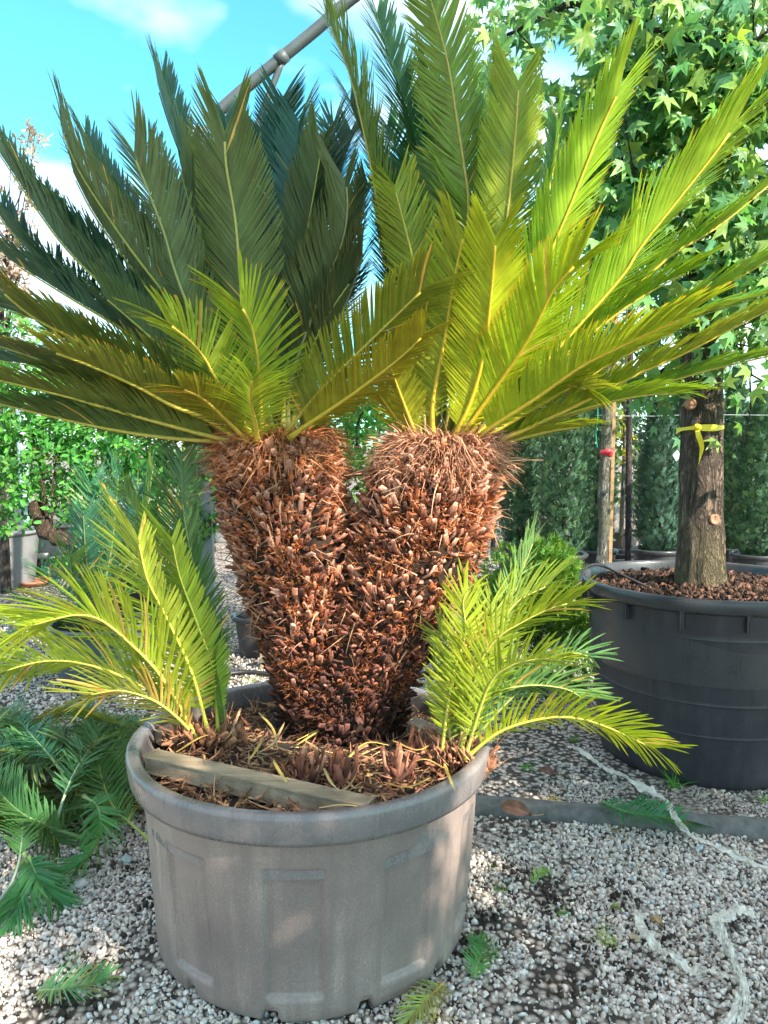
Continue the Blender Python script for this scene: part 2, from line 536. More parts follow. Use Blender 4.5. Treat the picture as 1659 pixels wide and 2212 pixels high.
def gravel(name, n, x0, x1, y0, y1, smin, smax, seed, label):
    rg = np.random.default_rng(seed)
    x = rg.uniform(x0, x1, n); y = rg.uniform(y0, y1, n)
    keep = ((x - POT_C[0])**2 + (y - POT_C[1])**2 > .41**2) & ((x - BIG_C[0])**2 + (y - BIG_C[1])**2 > .43**2)
    keep &= np.abs(x) < .52 * y + .45
    bare = vnoise(x, y, 2.3, 3) * .6 + vnoise(x, y, 6.1, 4) * .4
    ky = kerb_y(x)
    back = (y > ky + .02) & (x > 0.1) & (y < ky + 1.5)
    thr = np.where(back, .52, np.where((x > .1) & (y < ky), .66, .76))
    keep &= (bare < thr) | (rg.random(n) < .22)
    keep &= ~((np.abs(y - ky - .055) < .055) & (x > .1))
    x, y, back = x[keep], y[keep], back[keep]; n = len(x)
    s = smin + (smax - smin) * rg.random(n)**1.9
    s *= np.where(back, .75, 1)
    sc = s[:, None] * rg.uniform(.55, 1.15, (n, 3)) * np.array([1, 1, .6]) * .5
    V0 = ICO_V[None] * (1 + rg.normal(0, .17, (n, 12, 1)))
    M = rand_rot(n, rg)
    V = np.einsum('nij,nkj->nki', M, V0 * sc[:, None]) + np.stack([x, y, s * .22 * rg.uniform(.3, 1.3, n)], 1)[:, None]
    F = (ICO_F[None] + (np.arange(n) * 12)[:, None, None]).reshape(-1, 3)
    tone = rg.choice(6, n, p=[.36, .26, .13, .11, .09, .05])
    pal = np.array([[.60, .525, .475], [.50, .435, .39], [.51, .425, .35], [.41, .345, .305], [.45, .445, .43], [.25, .20, .165]])
    c = pal[tone] * rg.uniform(.82, 1.28, (n, 1))
    dirt = np.clip((vnoise(x, y, 1.7, 9) - .45) * 2.2, 0, 1)[:, None] * np.where((x > .3)[:, None], .8, .25)
    c = c * (1 - dirt * .45) * (1 - dirt * np.array([0, .10, .22]))
    me = mesh_np(name, V.reshape(-1, 3), [F], M_stone, np.repeat(c, 12, 0))
    return tag(add(name, me), label, None, None, 'stuff')

gravel('gravel', 84000, -1.9, 2.2, 1.15, 3.1, .0075, .0235, 11, 'white and grey crushed stone covering the ground round the pots')
gravel('gravel', 24000, -3.2, 3.2, 3.1, 6.3, .014, .030, 12, 'pale crushed stone on the ground farther back between the pots')

rg = np.random.default_rng(23); n = 300
cen = np.array([G(x, y) for x, y in ((1190, 1930), (1210, 1960), (1010, 2060), (1040, 2000), (1120, 1890), (1430, 2040), (1370, 2110), (1240, 2130), (330, 1950), (300, 1890), (270, 2050), (90, 2180), (150, 2200), (1340, 1960), (1600, 2010), (1260, 2060))])
p = cen[rg.integers(0, len(cen), n)] + rg.normal(0, .035, (n, 3)) * [1, 1, 0] + np.array([0, 0, .014]) * rg.uniform(.3, 1.3, (n, 1))
V0 = ICO_V[None] * (1 + rg.normal(0, .3, (n, 12, 1))) * rg.uniform(.003, .009, (n, 1, 1))
Vc = np.einsum('nij,nkj->nki', rand_rot(n, rg), V0) + p[:, None]
tag(add('soil_crumbs', mesh_np('soil_crumbs', Vc.reshape(-1, 3), [(ICO_F[None] + (np.arange(n) * 12)[:, None, None]).reshape(-1, 3)], M_soil)), 'dark clods of spilt potting soil on the gravel', None, None, 'stuff')
# a few loose stones big enough to tell apart
for (x, y, s, c, lab) in [
    (172, 1908, .034, (.55, .52, .50), 'largest whitish stone on the gravel below the cut fronds'),
    (275, 1856, .030, (.36, .43, .44), 'smooth bluish stone lying on the gravel left of the pot'),
    (1133, 1748, .030, (.60, .58, .55), 'white stone half under the big brown leaf at the kerb'),
    (1510, 1830, .022, (.34, .42, .47), 'small blue grey pebble on the gravel beside the plastic strip'),
    (1372, 2025, .026, (.47, .36, .26), 'tan flat stone by the end of the plastic film strip')]:
    g = G(x, y, .01)
    rg = np.random.default_rng(int(x)); Vv, Ff = [], []
    V0 = ICO_V * (1 + rg.normal(0, .16, (12, 1))) * np.array([1.25, .8, .5]) * s * .75
    import bmesh
    bm = bmesh.new()
    vv = [bm.verts.new(p) for p in V0]
    for f in ICO_F: bm.faces.new([vv[i] for i in f])
    bmesh.ops.subdivide_edges(bm, edges=list(bm.edges), cuts=1, smooth=.25, use_grid_fill=True)
    me = bpy.data.meshes.new('loose_stone'); bm.to_mesh(me); bm.free()
    a = me.color_attributes.new('Col', 'FLOAT_COLOR', 'POINT')
    for d in a.data: d.color = c + (1,)
    me.materials.append(M_stone)
    o = add('loose_stone', me); o.location = (g[0], g[1], s * .30); o.rotation_euler = (0, 0, rg.uniform(0, 3))
    tag(o, lab, 'stone')

# sunk concrete edging
def kerb():
    a, b = G(1020, 1760), G(1655, 1815)
    d = unit(b - a)
    p0, p1 = a - d * .35, b + d * 2.2
    C, _ = catmull([p0, a, (a + b) / 2 + [0, .006, 0], b, p1], 60)
    C = C + np.array([0, .055, -.012])
    V, F, F3 = tube(C, .062 * (1 + .03 * np.sin(np.arange(60) * .9)), 14, ref=(0, 0, 1), jit=.02)
    return mesh_np('kerb', V, [F, F3], M_kerb, None, True)
o = tag(add('kerb', kerb()), 'dark rounded concrete edging crossing the gravel right of the pot', 'kerb')

# ================================================================== pots
def pot_root(name, c, label, group=None):
    return thing(name, c, label, 'plant pot', group)

def main_pot():
    root = pot_root('plant_pot', POT_C, 'huge dusty grey plastic pot holding the twin-trunk sago palm')
    H = .555
    zs = [0, .0, .004, .012, .025, .045, .06, .0735, .0775, .0815, .086] + list(np.linspace(.10, .385, 16)) + [.394, .3985, .4015, .4055, .412, .44, .47, .50]
    rs = []
    for k, z in enumerate(zs):
        r = .430 + (.463 - .430) * z / .5
        if z < .03: r -= .02 * (1 - z / .03)**2
        rs.append(r)
    rs[0] = .30
    def disp(r, z, t):
        a = np.degrees(t) % 36.0
        a2 = np.minimum(np.abs(a - 18), 18)
        inside = np.clip((8.5 - a2) / .7 + .5, 0, 1)
        zz = np.clip((z - .0775) / .006 + .5, 0, 1) * np.clip((.400 - z) / .005 + .5, 0, 1)
        seam = np.exp(-((np.degrees(t) % 36.0 - 1.0) / .5)**2) * .002
        r = r - .012 * inside * zz + seam * (z < .46)
        wob = .003 * np.sin(t * 3 + 1) + .002 * np.sin(t * 7 + z * 9)
        nt = np.zeros_like(r)
        for ad in (232, 262, 292, 322, 20, 80, 140, 200):
            d = np.abs((np.degrees(t) - ad + 180) % 360 - 180)
            nt = np.maximum(nt, np.clip((3.2 - d) / .8, 0, 1) * np.clip((.034 - z - .0016 * d * d) / .006, 0, 1))
        r = r - .045 * nt * (r > .35)
        return r + wob, z
    V, F = lathe(list(zip(rs, zs)), 540, disp)
    o = add('pot_body', mesh_np('pot_body', V * POT_K + POT_C, [F], M_pot, None, True), root)
    pr = [(.455, .488), (.462, .480), (.478, .474), (.490, .478), (.494, .490), (.500, .540), (.4985, .549), (.493, .5545), (.485, .556),
          (.470, .553), (.463, .546), (.459, .53), (.456, .45), (.454, .38)]
    V, F = lathe(pr, 128, lambda r, z, t: (r + .003 * np.sin(t * 3 + 1) + .0015 * np.sin(t * 5), z + .002 * np.sin(t * 2 + .5)))
    add('pot_rim', mesh_np('pot_rim', V * POT_K + POT_C, [F], M_rim, None, True), root)
    for ad in (232, 262, 292, 322):                    # dark plugs filling the drain notches
        a = R(ad); c = POT_C + np.array([math.cos(a) * .385, math.sin(a) * .385, .014])
        V0, F0 = lathe([(.001, -.012), (.03, -.012), (.034, 0), (.02, .012), (.001, .014)], 10)
        add('drain_hole', mesh_np('drain_hole', V0 + c, [F0], M_hole, None, True), root)
    return root
main_pot()

def simple_pot(name, c, rt, rb, h, mat, rimmat, label, rim=.03, lip=.018, tabs=0, group=None, lines=0, soilmat=None, soilz=None):
    c = np.array([c[0], c[1], 0.0])
    root = pot_root(name, c, label, group)
    zs = [0, 0, .006, .02] + list(np.linspace(.04, h - rim - .004, 26))
    for k in range(lines):
        zl = h * (.28 + .17 * k); zs += [zl - .004, zl - .0015, zl, zl + .0015, zl + .004]
    zs = zs[:4] + sorted(zs[4:])
    rr = [rb * .7, rb - .012, rb - .004, rb] + [rb + (rt - rb) * z / h for z in zs[4:]]
    def disp(r, z, t):
        for k in range(lines):
            zl = h * (.28 + .17 * k)
            r = r + .0014 * np.exp(-((z - zl) / .0022)**2)
        return r + .002 * np.sin(3 * t), z
    V, F = lathe(list(zip(rr, zs)), 96, disp)
    add('pot_body', mesh_np('pot_body', V + c, [F], mat, None, True), root)
    z0 = h - rim
    pr = [(rt - .006, z0 - .004), (rt + lip * .6, z0 - .006), (rt + lip, z0 + .004), (rt + lip + .004, h - .012), (rt + lip, h - .003), (rt + lip * .6, h),
          (rt - .004, h - .002), (rt - .010, h - .01), (rt - .012, z0 - .02), (rt - .03, h * .55)]
    V, F = lathe(pr, 96)
    add('pot_rim', mesh_np('pot_rim', V + c, [F], rimmat, None, True), root)
    for k in range(tabs):
        a = 2 * math.pi * k / tabs + .12
        n = np.array([math.cos(a), math.sin(a), 0]); s = np.array([-n[1], n[0], 0])
        add('stiffening_rib', box_mesh('stiffening_rib', c + n * (rt - .002) + [0, 0, z0 - .035], n * .014, s * .004, np.array([0, 0, .034]), mat, .003), root)
    if soilmat:
        zz = soilz or h - .07
        rs = np.linspace(0.01, rt - .013, 12)
        V, F = lathe([(r, zz + .018 * math.cos(r * 9)) for r in rs], 48, lambda r, z, t: (r, z + .010 * np.sin(r * 60 + 5 * t) * np.sin(t * 9 + r * 30)))
        F = F[:, ::-1]
        add('soil', mesh_np('soil', V + c, [F], soilmat, None, True), root)
    return root

simple_pot('plant_pot', BIG_C, .53, .445, .80, M_black, M_blackrim, 'big black plastic pot holding the thick-trunked tree at right',
           .055, .016, 14, lines=4, soilmat=M_soil2, soilz=.735)

def mulch(c, r, z, n, seed, label):
    rg = np.random.default_rng(seed)
    th = rg.uniform(0, 2 * math.pi, n); rr = r * np.sqrt(rg.random(n))
    p = np.stack([c[0] + np.cos(th) * rr, c[1] + np.sin(th) * rr, z + .03 * np.exp(-(rr / .25)**2) + rg.uniform(0, .016, n)], 1)
    V0 = ICO_V[None] * (1 + rg.normal(0, .25, (n, 12, 1))) * (rg.uniform(.005, .016, (n, 1)) * np.array([1.7, .9, .35]) * rg.uniform(.5, 1.3, (n, 3)))[:, None]
    V = np.einsum('nij,nkj->nki', rand_rot(n, rg), V0) + p[:, None]
    cc = np.array([[.075, .036, .022], [.04, .020, .013], [.13, .066, .042], [.018, .011, .008]])[rg.integers(0, 4, n)] * rg.uniform(.6, 1.3, (n, 1))
    me = mesh_np('bark_mulch', V.reshape(-1, 3), [(ICO_F[None] + (np.arange(n) * 12)[:, None, None]).reshape(-1, 3)], M_bract, np.repeat(cc, 12, 0))
    tag(add('bark_mulch', me), label, None, None, 'stuff')
mulch(BIG_C, .50, .742, 3600, 5, 'coarse bark mulch in the big black pot')
# soil of the main pot
def main_soil():
    rs = np.concatenate([[.005], np.linspace(.04, .452, 22)])
    def disp(r, z, t):
        x, y = r * np.cos(t), r * np.sin(t)
        bumpy = vnoise(x + 5, y + 5, 22, 5) * .030 + vnoise(x + 5, y + 5, 60, 6) * .014
        mound = .045 * np.exp(-((x - .02)**2 + (y - .15)**2) / .05)
        return r, z + bumpy + mound
    V, F = lathe([(r, .475) for r in rs], 110, disp)
    return mesh_np('potting_soil', V * np.array([1.04, 1.04, .99]) + POT_C, [F[:, ::-1]], M_soil, None, True)
tag(add('potting_soil', main_soil()), 'dark potting soil filling the grey pot', None, None, 'stuff')

# ================================================================== palms
def profile(t, t0, cut):
    a = np.clip(.42 + (t - t0) / .20 * .58, 0, 1)
    x = np.clip((t - .72) / .28, 0, 1); s = x * x * (3 - 2 * x)
    return a * (1 - (.05 if cut else .12) * s)

TAN = np.array([.46, .27, .10])
SEC = np.array([0, .10, .40, .70, .90, 1.0])
WID = np.array([.62, 1.0, 1.0, .86, .55, .05])

def frond(parent, pts, A=None, col=(.14, .18, .035), L=.20, vee=24, sweep=(62, 34), cut=False, curl=.16, t0=.13, tip=None, dead=.006,
          upn=None, seed=0, wid=.0066, step=.0051, rib=(.30, .30, .06), ribr=.0075, mess=1.5, name='frond', tipp=.55, droop=.0, nin=.9, half=None, ay=0.0):
    rg = np.random.default_rng(seed + 100)
    C, length = catmull(pts, 90)
    T = unit(np.gradient(C, axis=0))
    if upn is not None: N0 = np.broadcast_to(np.asarray(upn, float), C.shape)
    else:
        inw = (np.asarray(A) + np.array([0, ay, 0]) - C) * np.array([1, 1, 0])
        N0 = unit(inw) * nin + np.array([0, 0, .75])
    N = unit(N0 - T * np.sum(N0 * T, 1)[:, None])
    n = max(12, int(length * (1 - t0) / step))
    mb = MB()
    col = np.asarray(col, float)
    for side in (1, -1):
        t = np.linspace(t0, 1.0, n) + rg.normal(0, .15 / n, n); t = np.clip(t, 0, 1)
        ix = t * 89
        g = lambda X: np.stack([np.interp(ix, np.arange(90), X[:, k]) for k in range(3)], 1)
        b, tt, nn = g(C), unit(g(T)), unit(g(N))
        S = np.cross(tt, nn)
        l = L * profile(t, t0, cut) * (1 + rg.normal(0, .022, n))
        if half and half == side: l = l * .45
        drift = np.convolve(rg.normal(0, mess * 1.2, n + 8), np.ones(9) / 9 * 2.0, 'valid')
        sw = np.radians(sweep[0] + (sweep[1] - sweep[0]) * t**1.4 + rg.normal(0, mess, n) + drift)
        v = np.radians(vee + rg.normal(0, mess, n) + drift)
        d = np.cos(sw)[:, None] * tt + np.sin(sw)[:, None] * (np.cos(v)[:, None] * S * side + np.sin(v)[:, None] * nn)
        cd = unit(-nn * .75 + tt * .2 + S * side * .15) * (curl * (1 + rg.normal(0, .25, n)))[:, None] + np.array([0, 0, -droop])
        isdead = rg.random(n) < dead
        w = unit(tt - np.sum(tt * d, 1)[:, None] * d)
        p = b[:, None] + d[:, None] * (l[:, None] * SEC)[:, :, None] + cd[:, None] * (l[:, None] * SEC**2)[:, :, None]
        ww = w[:, None] * (wid * .5 * WID)[None, :, None]
        keel = -nn[:, None] * (wid * .16 * WID)[None, :, None]
        k = len(SEC)
        V = np.stack([p - ww, p + keel, p + ww], 2)            # n, k, 3, 3
        base = (np.arange(n) * k * 3)[:, None, None]
        i = np.arange(k - 1)[None, :, None] * 3
        j = np.arange(2)[None, None, :]
        q = np.stack([base + i + j, base + i + j + 1, base + i + 3 + j + 1, base + i + 3 + j], -1).reshape(-1, 4)
        if side == 1: q = q[:, ::-1]
        c = col[None] * (1 + rg.normal(0, .10, (n, 1))) * (1 + rg.normal(0, .04, (n, 3)))
        c = np.where(isdead[:, None], TAN * rg.uniform(.7, 1.3, (n, 1)), c)
        c = np.repeat(c[:, None], k, 1)
        if tip is not None:
            f = np.clip((SEC - .92) / .05, 0, 1)[None, :, None] * (rg.random((n, 1, 1)) < tipp)
            c = c * (1 - f) + np.asarray(tip) * f
        c = np.repeat(np.clip(c, .004, 1)[:, :, None], 3, 2)
        mb.add(V.reshape(-1, 3), q, c.reshape(-1, 3))
    o = add(name, mb.mesh(name, M_frond), parent)
    s = np.linspace(0, 1, 90)[::3]
    rad = ribr * (1.0 - .72 * s) + ribr * .8 * np.exp(-s / .035)
    if cut: rad = np.maximum(rad, ribr * .45)
    Vr, Fr, F3 = tube((C - N * ribr * .55)[::3], rad, 6, ref=tuple(N[45]))
    rc = np.ones((len(Vr), 3)) * np.asarray(rib)
    if parent is not None or True:
        add('midrib', mesh_np('midrib', Vr, [Fr, F3], M_rib, rc, True), o)
    return o

YT = 2.38                          # depth of the twin trunk
# ---- trunk outline rows: picture row, centre, half width
LEFT_ROWS = [(1625, 742, 118), (1500, 733, 128), (1390, 683, 112), (1280, 660, 126), (1150, 630, 135), (1050, 606, 127), (975, 594, 120), (942, 592, 112)]
RIGHT_ROWS = [(1625, 742, 118), (1500, 747, 126), (1400, 808, 118), (1280, 860, 138), (1150, 910, 145), (1050, 938, 131), (985, 957, 112), (953, 959, 106)]
def axis(rows, dy0, dy1):
    c, r = [], []
    for k, (y, x, h) in enumerate(rows):
        Y = YT + dy0 + (dy1 - dy0) * k / (len(rows) - 1)
        c.append(P(x, y, Y)); r.append(h / FPX * Y * 1.02)
    return np.array(c), np.array(r)
LC, LR = axis(LEFT_ROWS, 0, .02)
RC, RR = axis(RIGHT_ROWS, 0, -.06)
def sample_axis(c, r, s):
    i = s * (len(c) - 1); k = np.arange(len(c))
    return np.stack([np.interp(i, k, c[:, j]) for j in range(3)], 1), np.interp(i, k, r)

palm = thing('sago_palm', (LC[0][0], LC[0][1], .48), 'giant twin-trunk sago palm with shaggy brown trunks in the grey pot', 'sago palm')
mb = MB()
for c, r in ((LC, LR), (RC, RR)):
    s = np.linspace(0, 1, 40)
    cc, rr = sample_axis(c, r, s)
    V, F, F3 = tube(cc, rr * .93, 28, ref=(0, 1, 0), jit=.02)
    mb.add(V, F, (.030, .017, .011)); mb.add(V, F3, (.05, .025, .014))
add('trunk', mb.mesh('trunk', M_wool, True), palm)

# stubs of old leaves: six shapes shared by all
def stub(seed, torn):
    rg = np.random.default_rng(seed)
    w, h, L = rg.uniform(.006, .011), rg.uniform(.003, .006), rg.uniform(.030, .052)
    ang = np.linspace(0, 2 * math.pi, 6, endpoint=False) + rg.uniform(-.15, .15, 6)
    V, C = [], []
    for k, (x, sc) in enumerate([(-.02, 1.1), (L * .45, 1.0), (L, .8)]):
        for a in ang:
            e = rg.normal(0, .10)
            xx = x + (rg.normal(0, .004) if k == 2 else 0) + (rg.uniform(-.018, .012) if (torn and k == 2) else 0)
            V.append([xx, math.cos(a) * w * sc * (1 + e), math.sin(a) * h * sc * (1 + e) + .35 * x * x / L])
            C.append([(.55,) * 3, (.95,) * 3, (1.25, 1.2, 1.15)][k])
    V.append([L * (.8 if torn else .985), 0, .35 * L]); C.append((2.0, 2.1, 2.2) if not torn else (.6, .5, .4))
    F = []
    for k in range(2):
        for j in range(6): F.append([k * 6 + j, k * 6 + (j + 1) % 6, k * 6 + 6 + (j + 1) % 6, k * 6 + 6 + j])
    F3 = [[12 + j, 12 + (j + 1) % 6, 18] for j in range(6)]
    return np.array(V), np.array(F), np.array(F3), np.array(C)
STUBS = [stub(40 + k, k % 2) for k in range(6)]
BR = np.array([[.08, .032, .025], [.15, .054, .034], [.22, .080, .048], [.31, .135, .085], [.31, .10, .042], [.42, .21, .145]])

def surf(c, r, other, n, seed, s0=.0, s1=.97):
    rg = np.random.default_rng(seed)
    s = np.linspace(s0, s1, n) + rg.normal(0, .006, n); s = np.clip(s, 0, .99)
    th = np.arange(n) * 2.39996 + rg.normal(0, .08, n)
    cc, rr = sample_axis(c, r, s)
    nrm = np.stack([np.cos(th), np.sin(th), np.zeros(n)], 1)
    p = cc + nrm * rr[:, None] * .92
    oc, orr = sample_axis(other[0], other[1], np.linspace(0, 1, 60))
    dmin = np.min(np.linalg.norm((p[:, None] - oc[None]) * np.array([1, 1, .6]), axis=2) - orr[None] * .86, axis=1)
    k = dmin > 0
    return p[k], nrm[k], s[k], rg

pal_cols = []
pieces = []      # (matrix parts, variant, colour, facing)
for (c, r, oth, seed) in ((LC, LR, (RC, RR), 1), (RC, RR, (LC, LR), 2)):
    p, nrm, s, rg = surf(c, r, oth, 3300, seed, 0, .90)
    n = len(p)
    up = rg.normal(.40, .30, n)
    d = unit(nrm + np.array([0, 0, 1]) * up[:, None] + rg.normal(0, .24, (n, 3)))
    M = frames(d, np.array([0, 0, 1]) + rg.normal(0, .35, (n, 3)))
    var = rg.integers(0, 6, n)
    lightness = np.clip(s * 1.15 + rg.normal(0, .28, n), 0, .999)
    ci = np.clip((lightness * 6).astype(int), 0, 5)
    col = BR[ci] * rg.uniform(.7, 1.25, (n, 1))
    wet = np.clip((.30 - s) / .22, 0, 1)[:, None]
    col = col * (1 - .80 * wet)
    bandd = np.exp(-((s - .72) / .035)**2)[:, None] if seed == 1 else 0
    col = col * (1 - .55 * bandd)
    sz = rg.uniform(.5, 1.15, n)
    facing = nrm @ unit(np.array([.1, -1, 0])) + rg.normal(0, .2, n)
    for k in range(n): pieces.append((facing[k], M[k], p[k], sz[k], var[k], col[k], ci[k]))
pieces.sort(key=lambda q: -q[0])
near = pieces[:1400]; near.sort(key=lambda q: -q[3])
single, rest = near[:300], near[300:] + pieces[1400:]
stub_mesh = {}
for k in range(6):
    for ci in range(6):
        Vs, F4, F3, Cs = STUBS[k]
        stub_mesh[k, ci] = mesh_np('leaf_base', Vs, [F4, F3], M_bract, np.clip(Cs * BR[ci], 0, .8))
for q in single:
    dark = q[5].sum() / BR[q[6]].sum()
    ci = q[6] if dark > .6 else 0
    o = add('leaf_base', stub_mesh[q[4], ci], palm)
    o.matrix_basis = mat4(q[1], q[2], q[3])
mb = MB()
for k in range(6):
    sel = [q for q in rest if q[4] == k]
    Vs, F4, F3, Cs = STUBS[k]
    a = np.array([q[1] for q in sel]); b = np.array([q[2] for q in sel]); s_ = np.array([q[3] for q in sel]); cl = np.array([q[5] for q in sel])
    V, F, C_ = scatter(Vs, F4, a, b, s_, cl, Cs)
    n0 = mb.n
    mb.add(V, F, np.clip(C_, 0, .8))
    f3 = (F3[None] + (np.arange(len(sel)) * len(Vs))[:, None, None]).reshape(-1, 3) + n0
    mb.F3.append(f3)
tag(add('leaf_bases', mb.mesh('leaf_bases', M_bract), palm), kind='stuff')

def blades(origin, d, length, width, bend, col, segs=3):
    """thin curved slivers, joined"""
    n = len(origin)
    s = np.linspace(0, 1, segs + 1)
    p = origin[:, None] + d[:, None] * (length[:, None] * s)[:, :, None] + bend[:, None] * (length[:, None] * s**2)[:, :, None]
    w = unit(np.cross(d, RNG.normal(size=(n, 3))))
    wv = (width[:, None] * np.linspace(1, .12, segs + 1))[:, :, None] * w[:, None] * .5
    V = np.stack([p - wv, p + wv], 2).reshape(-1, 3)
    k = (segs + 1) * 2
    b = (np.arange(n) * k)[:, None] + (np.arange(segs) * 2)[None]
    b = b.ravel()
    F = np.stack([b, b + 1, b + 3, b + 2], 1)
    return V, F, np.repeat(col, k, 0)

mb = MB()
for (c, r, oth, seed) in ((LC, LR, (RC, RR), 5), (RC, RR, (LC, LR), 6)):
    p, nrm, s, rg = surf(c, r, oth, 24000, seed)
    clump = np.clip((vnoise(np.arctan2(nrm[:, 1], nrm[:, 0]) * 3 + 20, s * 22 + 3, 1.0, 15 + seed) - .36) * 3.2, 0.06, 1)
    k = rg.random(len(p)) < clump; p, nrm, s = p[k], nrm[k], s[k]; n = len(p)
    d = unit(nrm + np.array([0, 0, .5]) + rg.normal(0, .5, (n, 3)))
    base = np.array([[.44, .13, .038], [.52, .18, .062], [.26, .075, .028]])[rg.integers(0, 3, n)] * rg.uniform(.7, 1.2, (n, 1))
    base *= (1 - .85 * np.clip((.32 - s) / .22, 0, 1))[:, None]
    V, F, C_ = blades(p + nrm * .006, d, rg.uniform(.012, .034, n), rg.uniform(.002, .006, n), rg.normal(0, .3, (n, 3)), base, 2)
    mb.add(V, F, C_)
    # rounded tufts of orange wool in clumps
    p, nrm, s, rg = surf(c, r, oth, 4200, seed + 40, 0, .9)
    cl = vnoise(np.arctan2(nrm[:, 1], nrm[:, 0]) * 3 + 20, s * 20 + 3, 1.0, 15 + seed)
    k = cl > rg.uniform(.42, .62, len(p)); p, nrm, s = p[k], nrm[k], s[k]; n = len(p)
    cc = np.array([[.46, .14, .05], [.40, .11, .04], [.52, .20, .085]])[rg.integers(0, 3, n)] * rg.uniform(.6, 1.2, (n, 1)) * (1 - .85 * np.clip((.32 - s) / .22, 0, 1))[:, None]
    m = 10
    ctr = np.repeat(p + nrm * rg.uniform(.004, .020, (n, 1)), m, 0); nn_ = np.repeat(nrm, m, 0)
    d = unit(nn_ * .9 + np.array([0, 0, .35]) + rg.normal(0, .75, (n * m, 3)))
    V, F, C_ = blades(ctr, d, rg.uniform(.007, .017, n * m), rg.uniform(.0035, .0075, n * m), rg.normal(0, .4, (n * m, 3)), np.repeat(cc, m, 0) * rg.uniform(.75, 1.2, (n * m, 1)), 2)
    mb.add(V, F, C_)
    # dry scale leaves, thin and straggling, over the upper third
    p, nrm, s, rg = surf(c, r, oth, 480, seed + 10, .30, .95)
    n = len(p)
    d = unit(nrm + np.array([0, 0, .1]) + rg.normal(0, .7, (n, 3)))
    base = np.array([.46, .25, .15]) * rg.uniform(.5, 1.25, (n, 1))
    V, F, C_ = blades(p + nrm * .02, d, rg.uniform(.03, .085, n), rg.uniform(.003, .007, n), rg.normal(0, .25, (n, 3)) - [0, 0, .25], base, 3)
    mb.add(V, F, C_)
tag(add('trunk_wool', mb.mesh('trunk_wool', M_wool), palm), kind='stuff')

# ring of papery scale leaves at each head
mb = MB()
for (c, r, seed, pink) in ((LC, LR, 31, 0), (RC, RR, 32, .6)):
    rg = np.random.default_rng(seed); n = 4000
    th = rg.uniform(0, 2 * math.pi, n); s = rg.uniform(.74, 1.0, n)
    cc, rr = sample_axis(c, r, s)
    nrm = np.stack([np.cos(th), np.sin(th), np.zeros(n)], 1)
    p = cc + nrm * rr[:, None] * rg.uniform(.70, 1.0, (n, 1)) + np.array([0, 0, .012])
    d = unit(nrm * rg.uniform(.2, .8, (n, 1)) + np.array([0, 0, 1]) * rg.uniform(.2, 1.1, (n, 1)) + rg.normal(0, .25, (n, 3)))
    bend = nrm * .35 + np.array([0, 0, -1]) * rg.uniform(.3, 1.1, (n, 1)) + rg.normal(0, .25, (n, 3))
    base = (np.array([.54, .21, .085]) * (1 - pink) + np.array([.64, .35, .23]) * pink) * rg.uniform(.45, 1.3, (n, 1))
    V, F, C_ = blades(p, d, rg.uniform(.035, .085, n), rg.uniform(.003, .009, n), bend, base, 4)
    mb.add(V, F, C_)
tag(add('scale_leaves', mb.mesh('scale_leaves', M_wool), palm), kind='stuff')

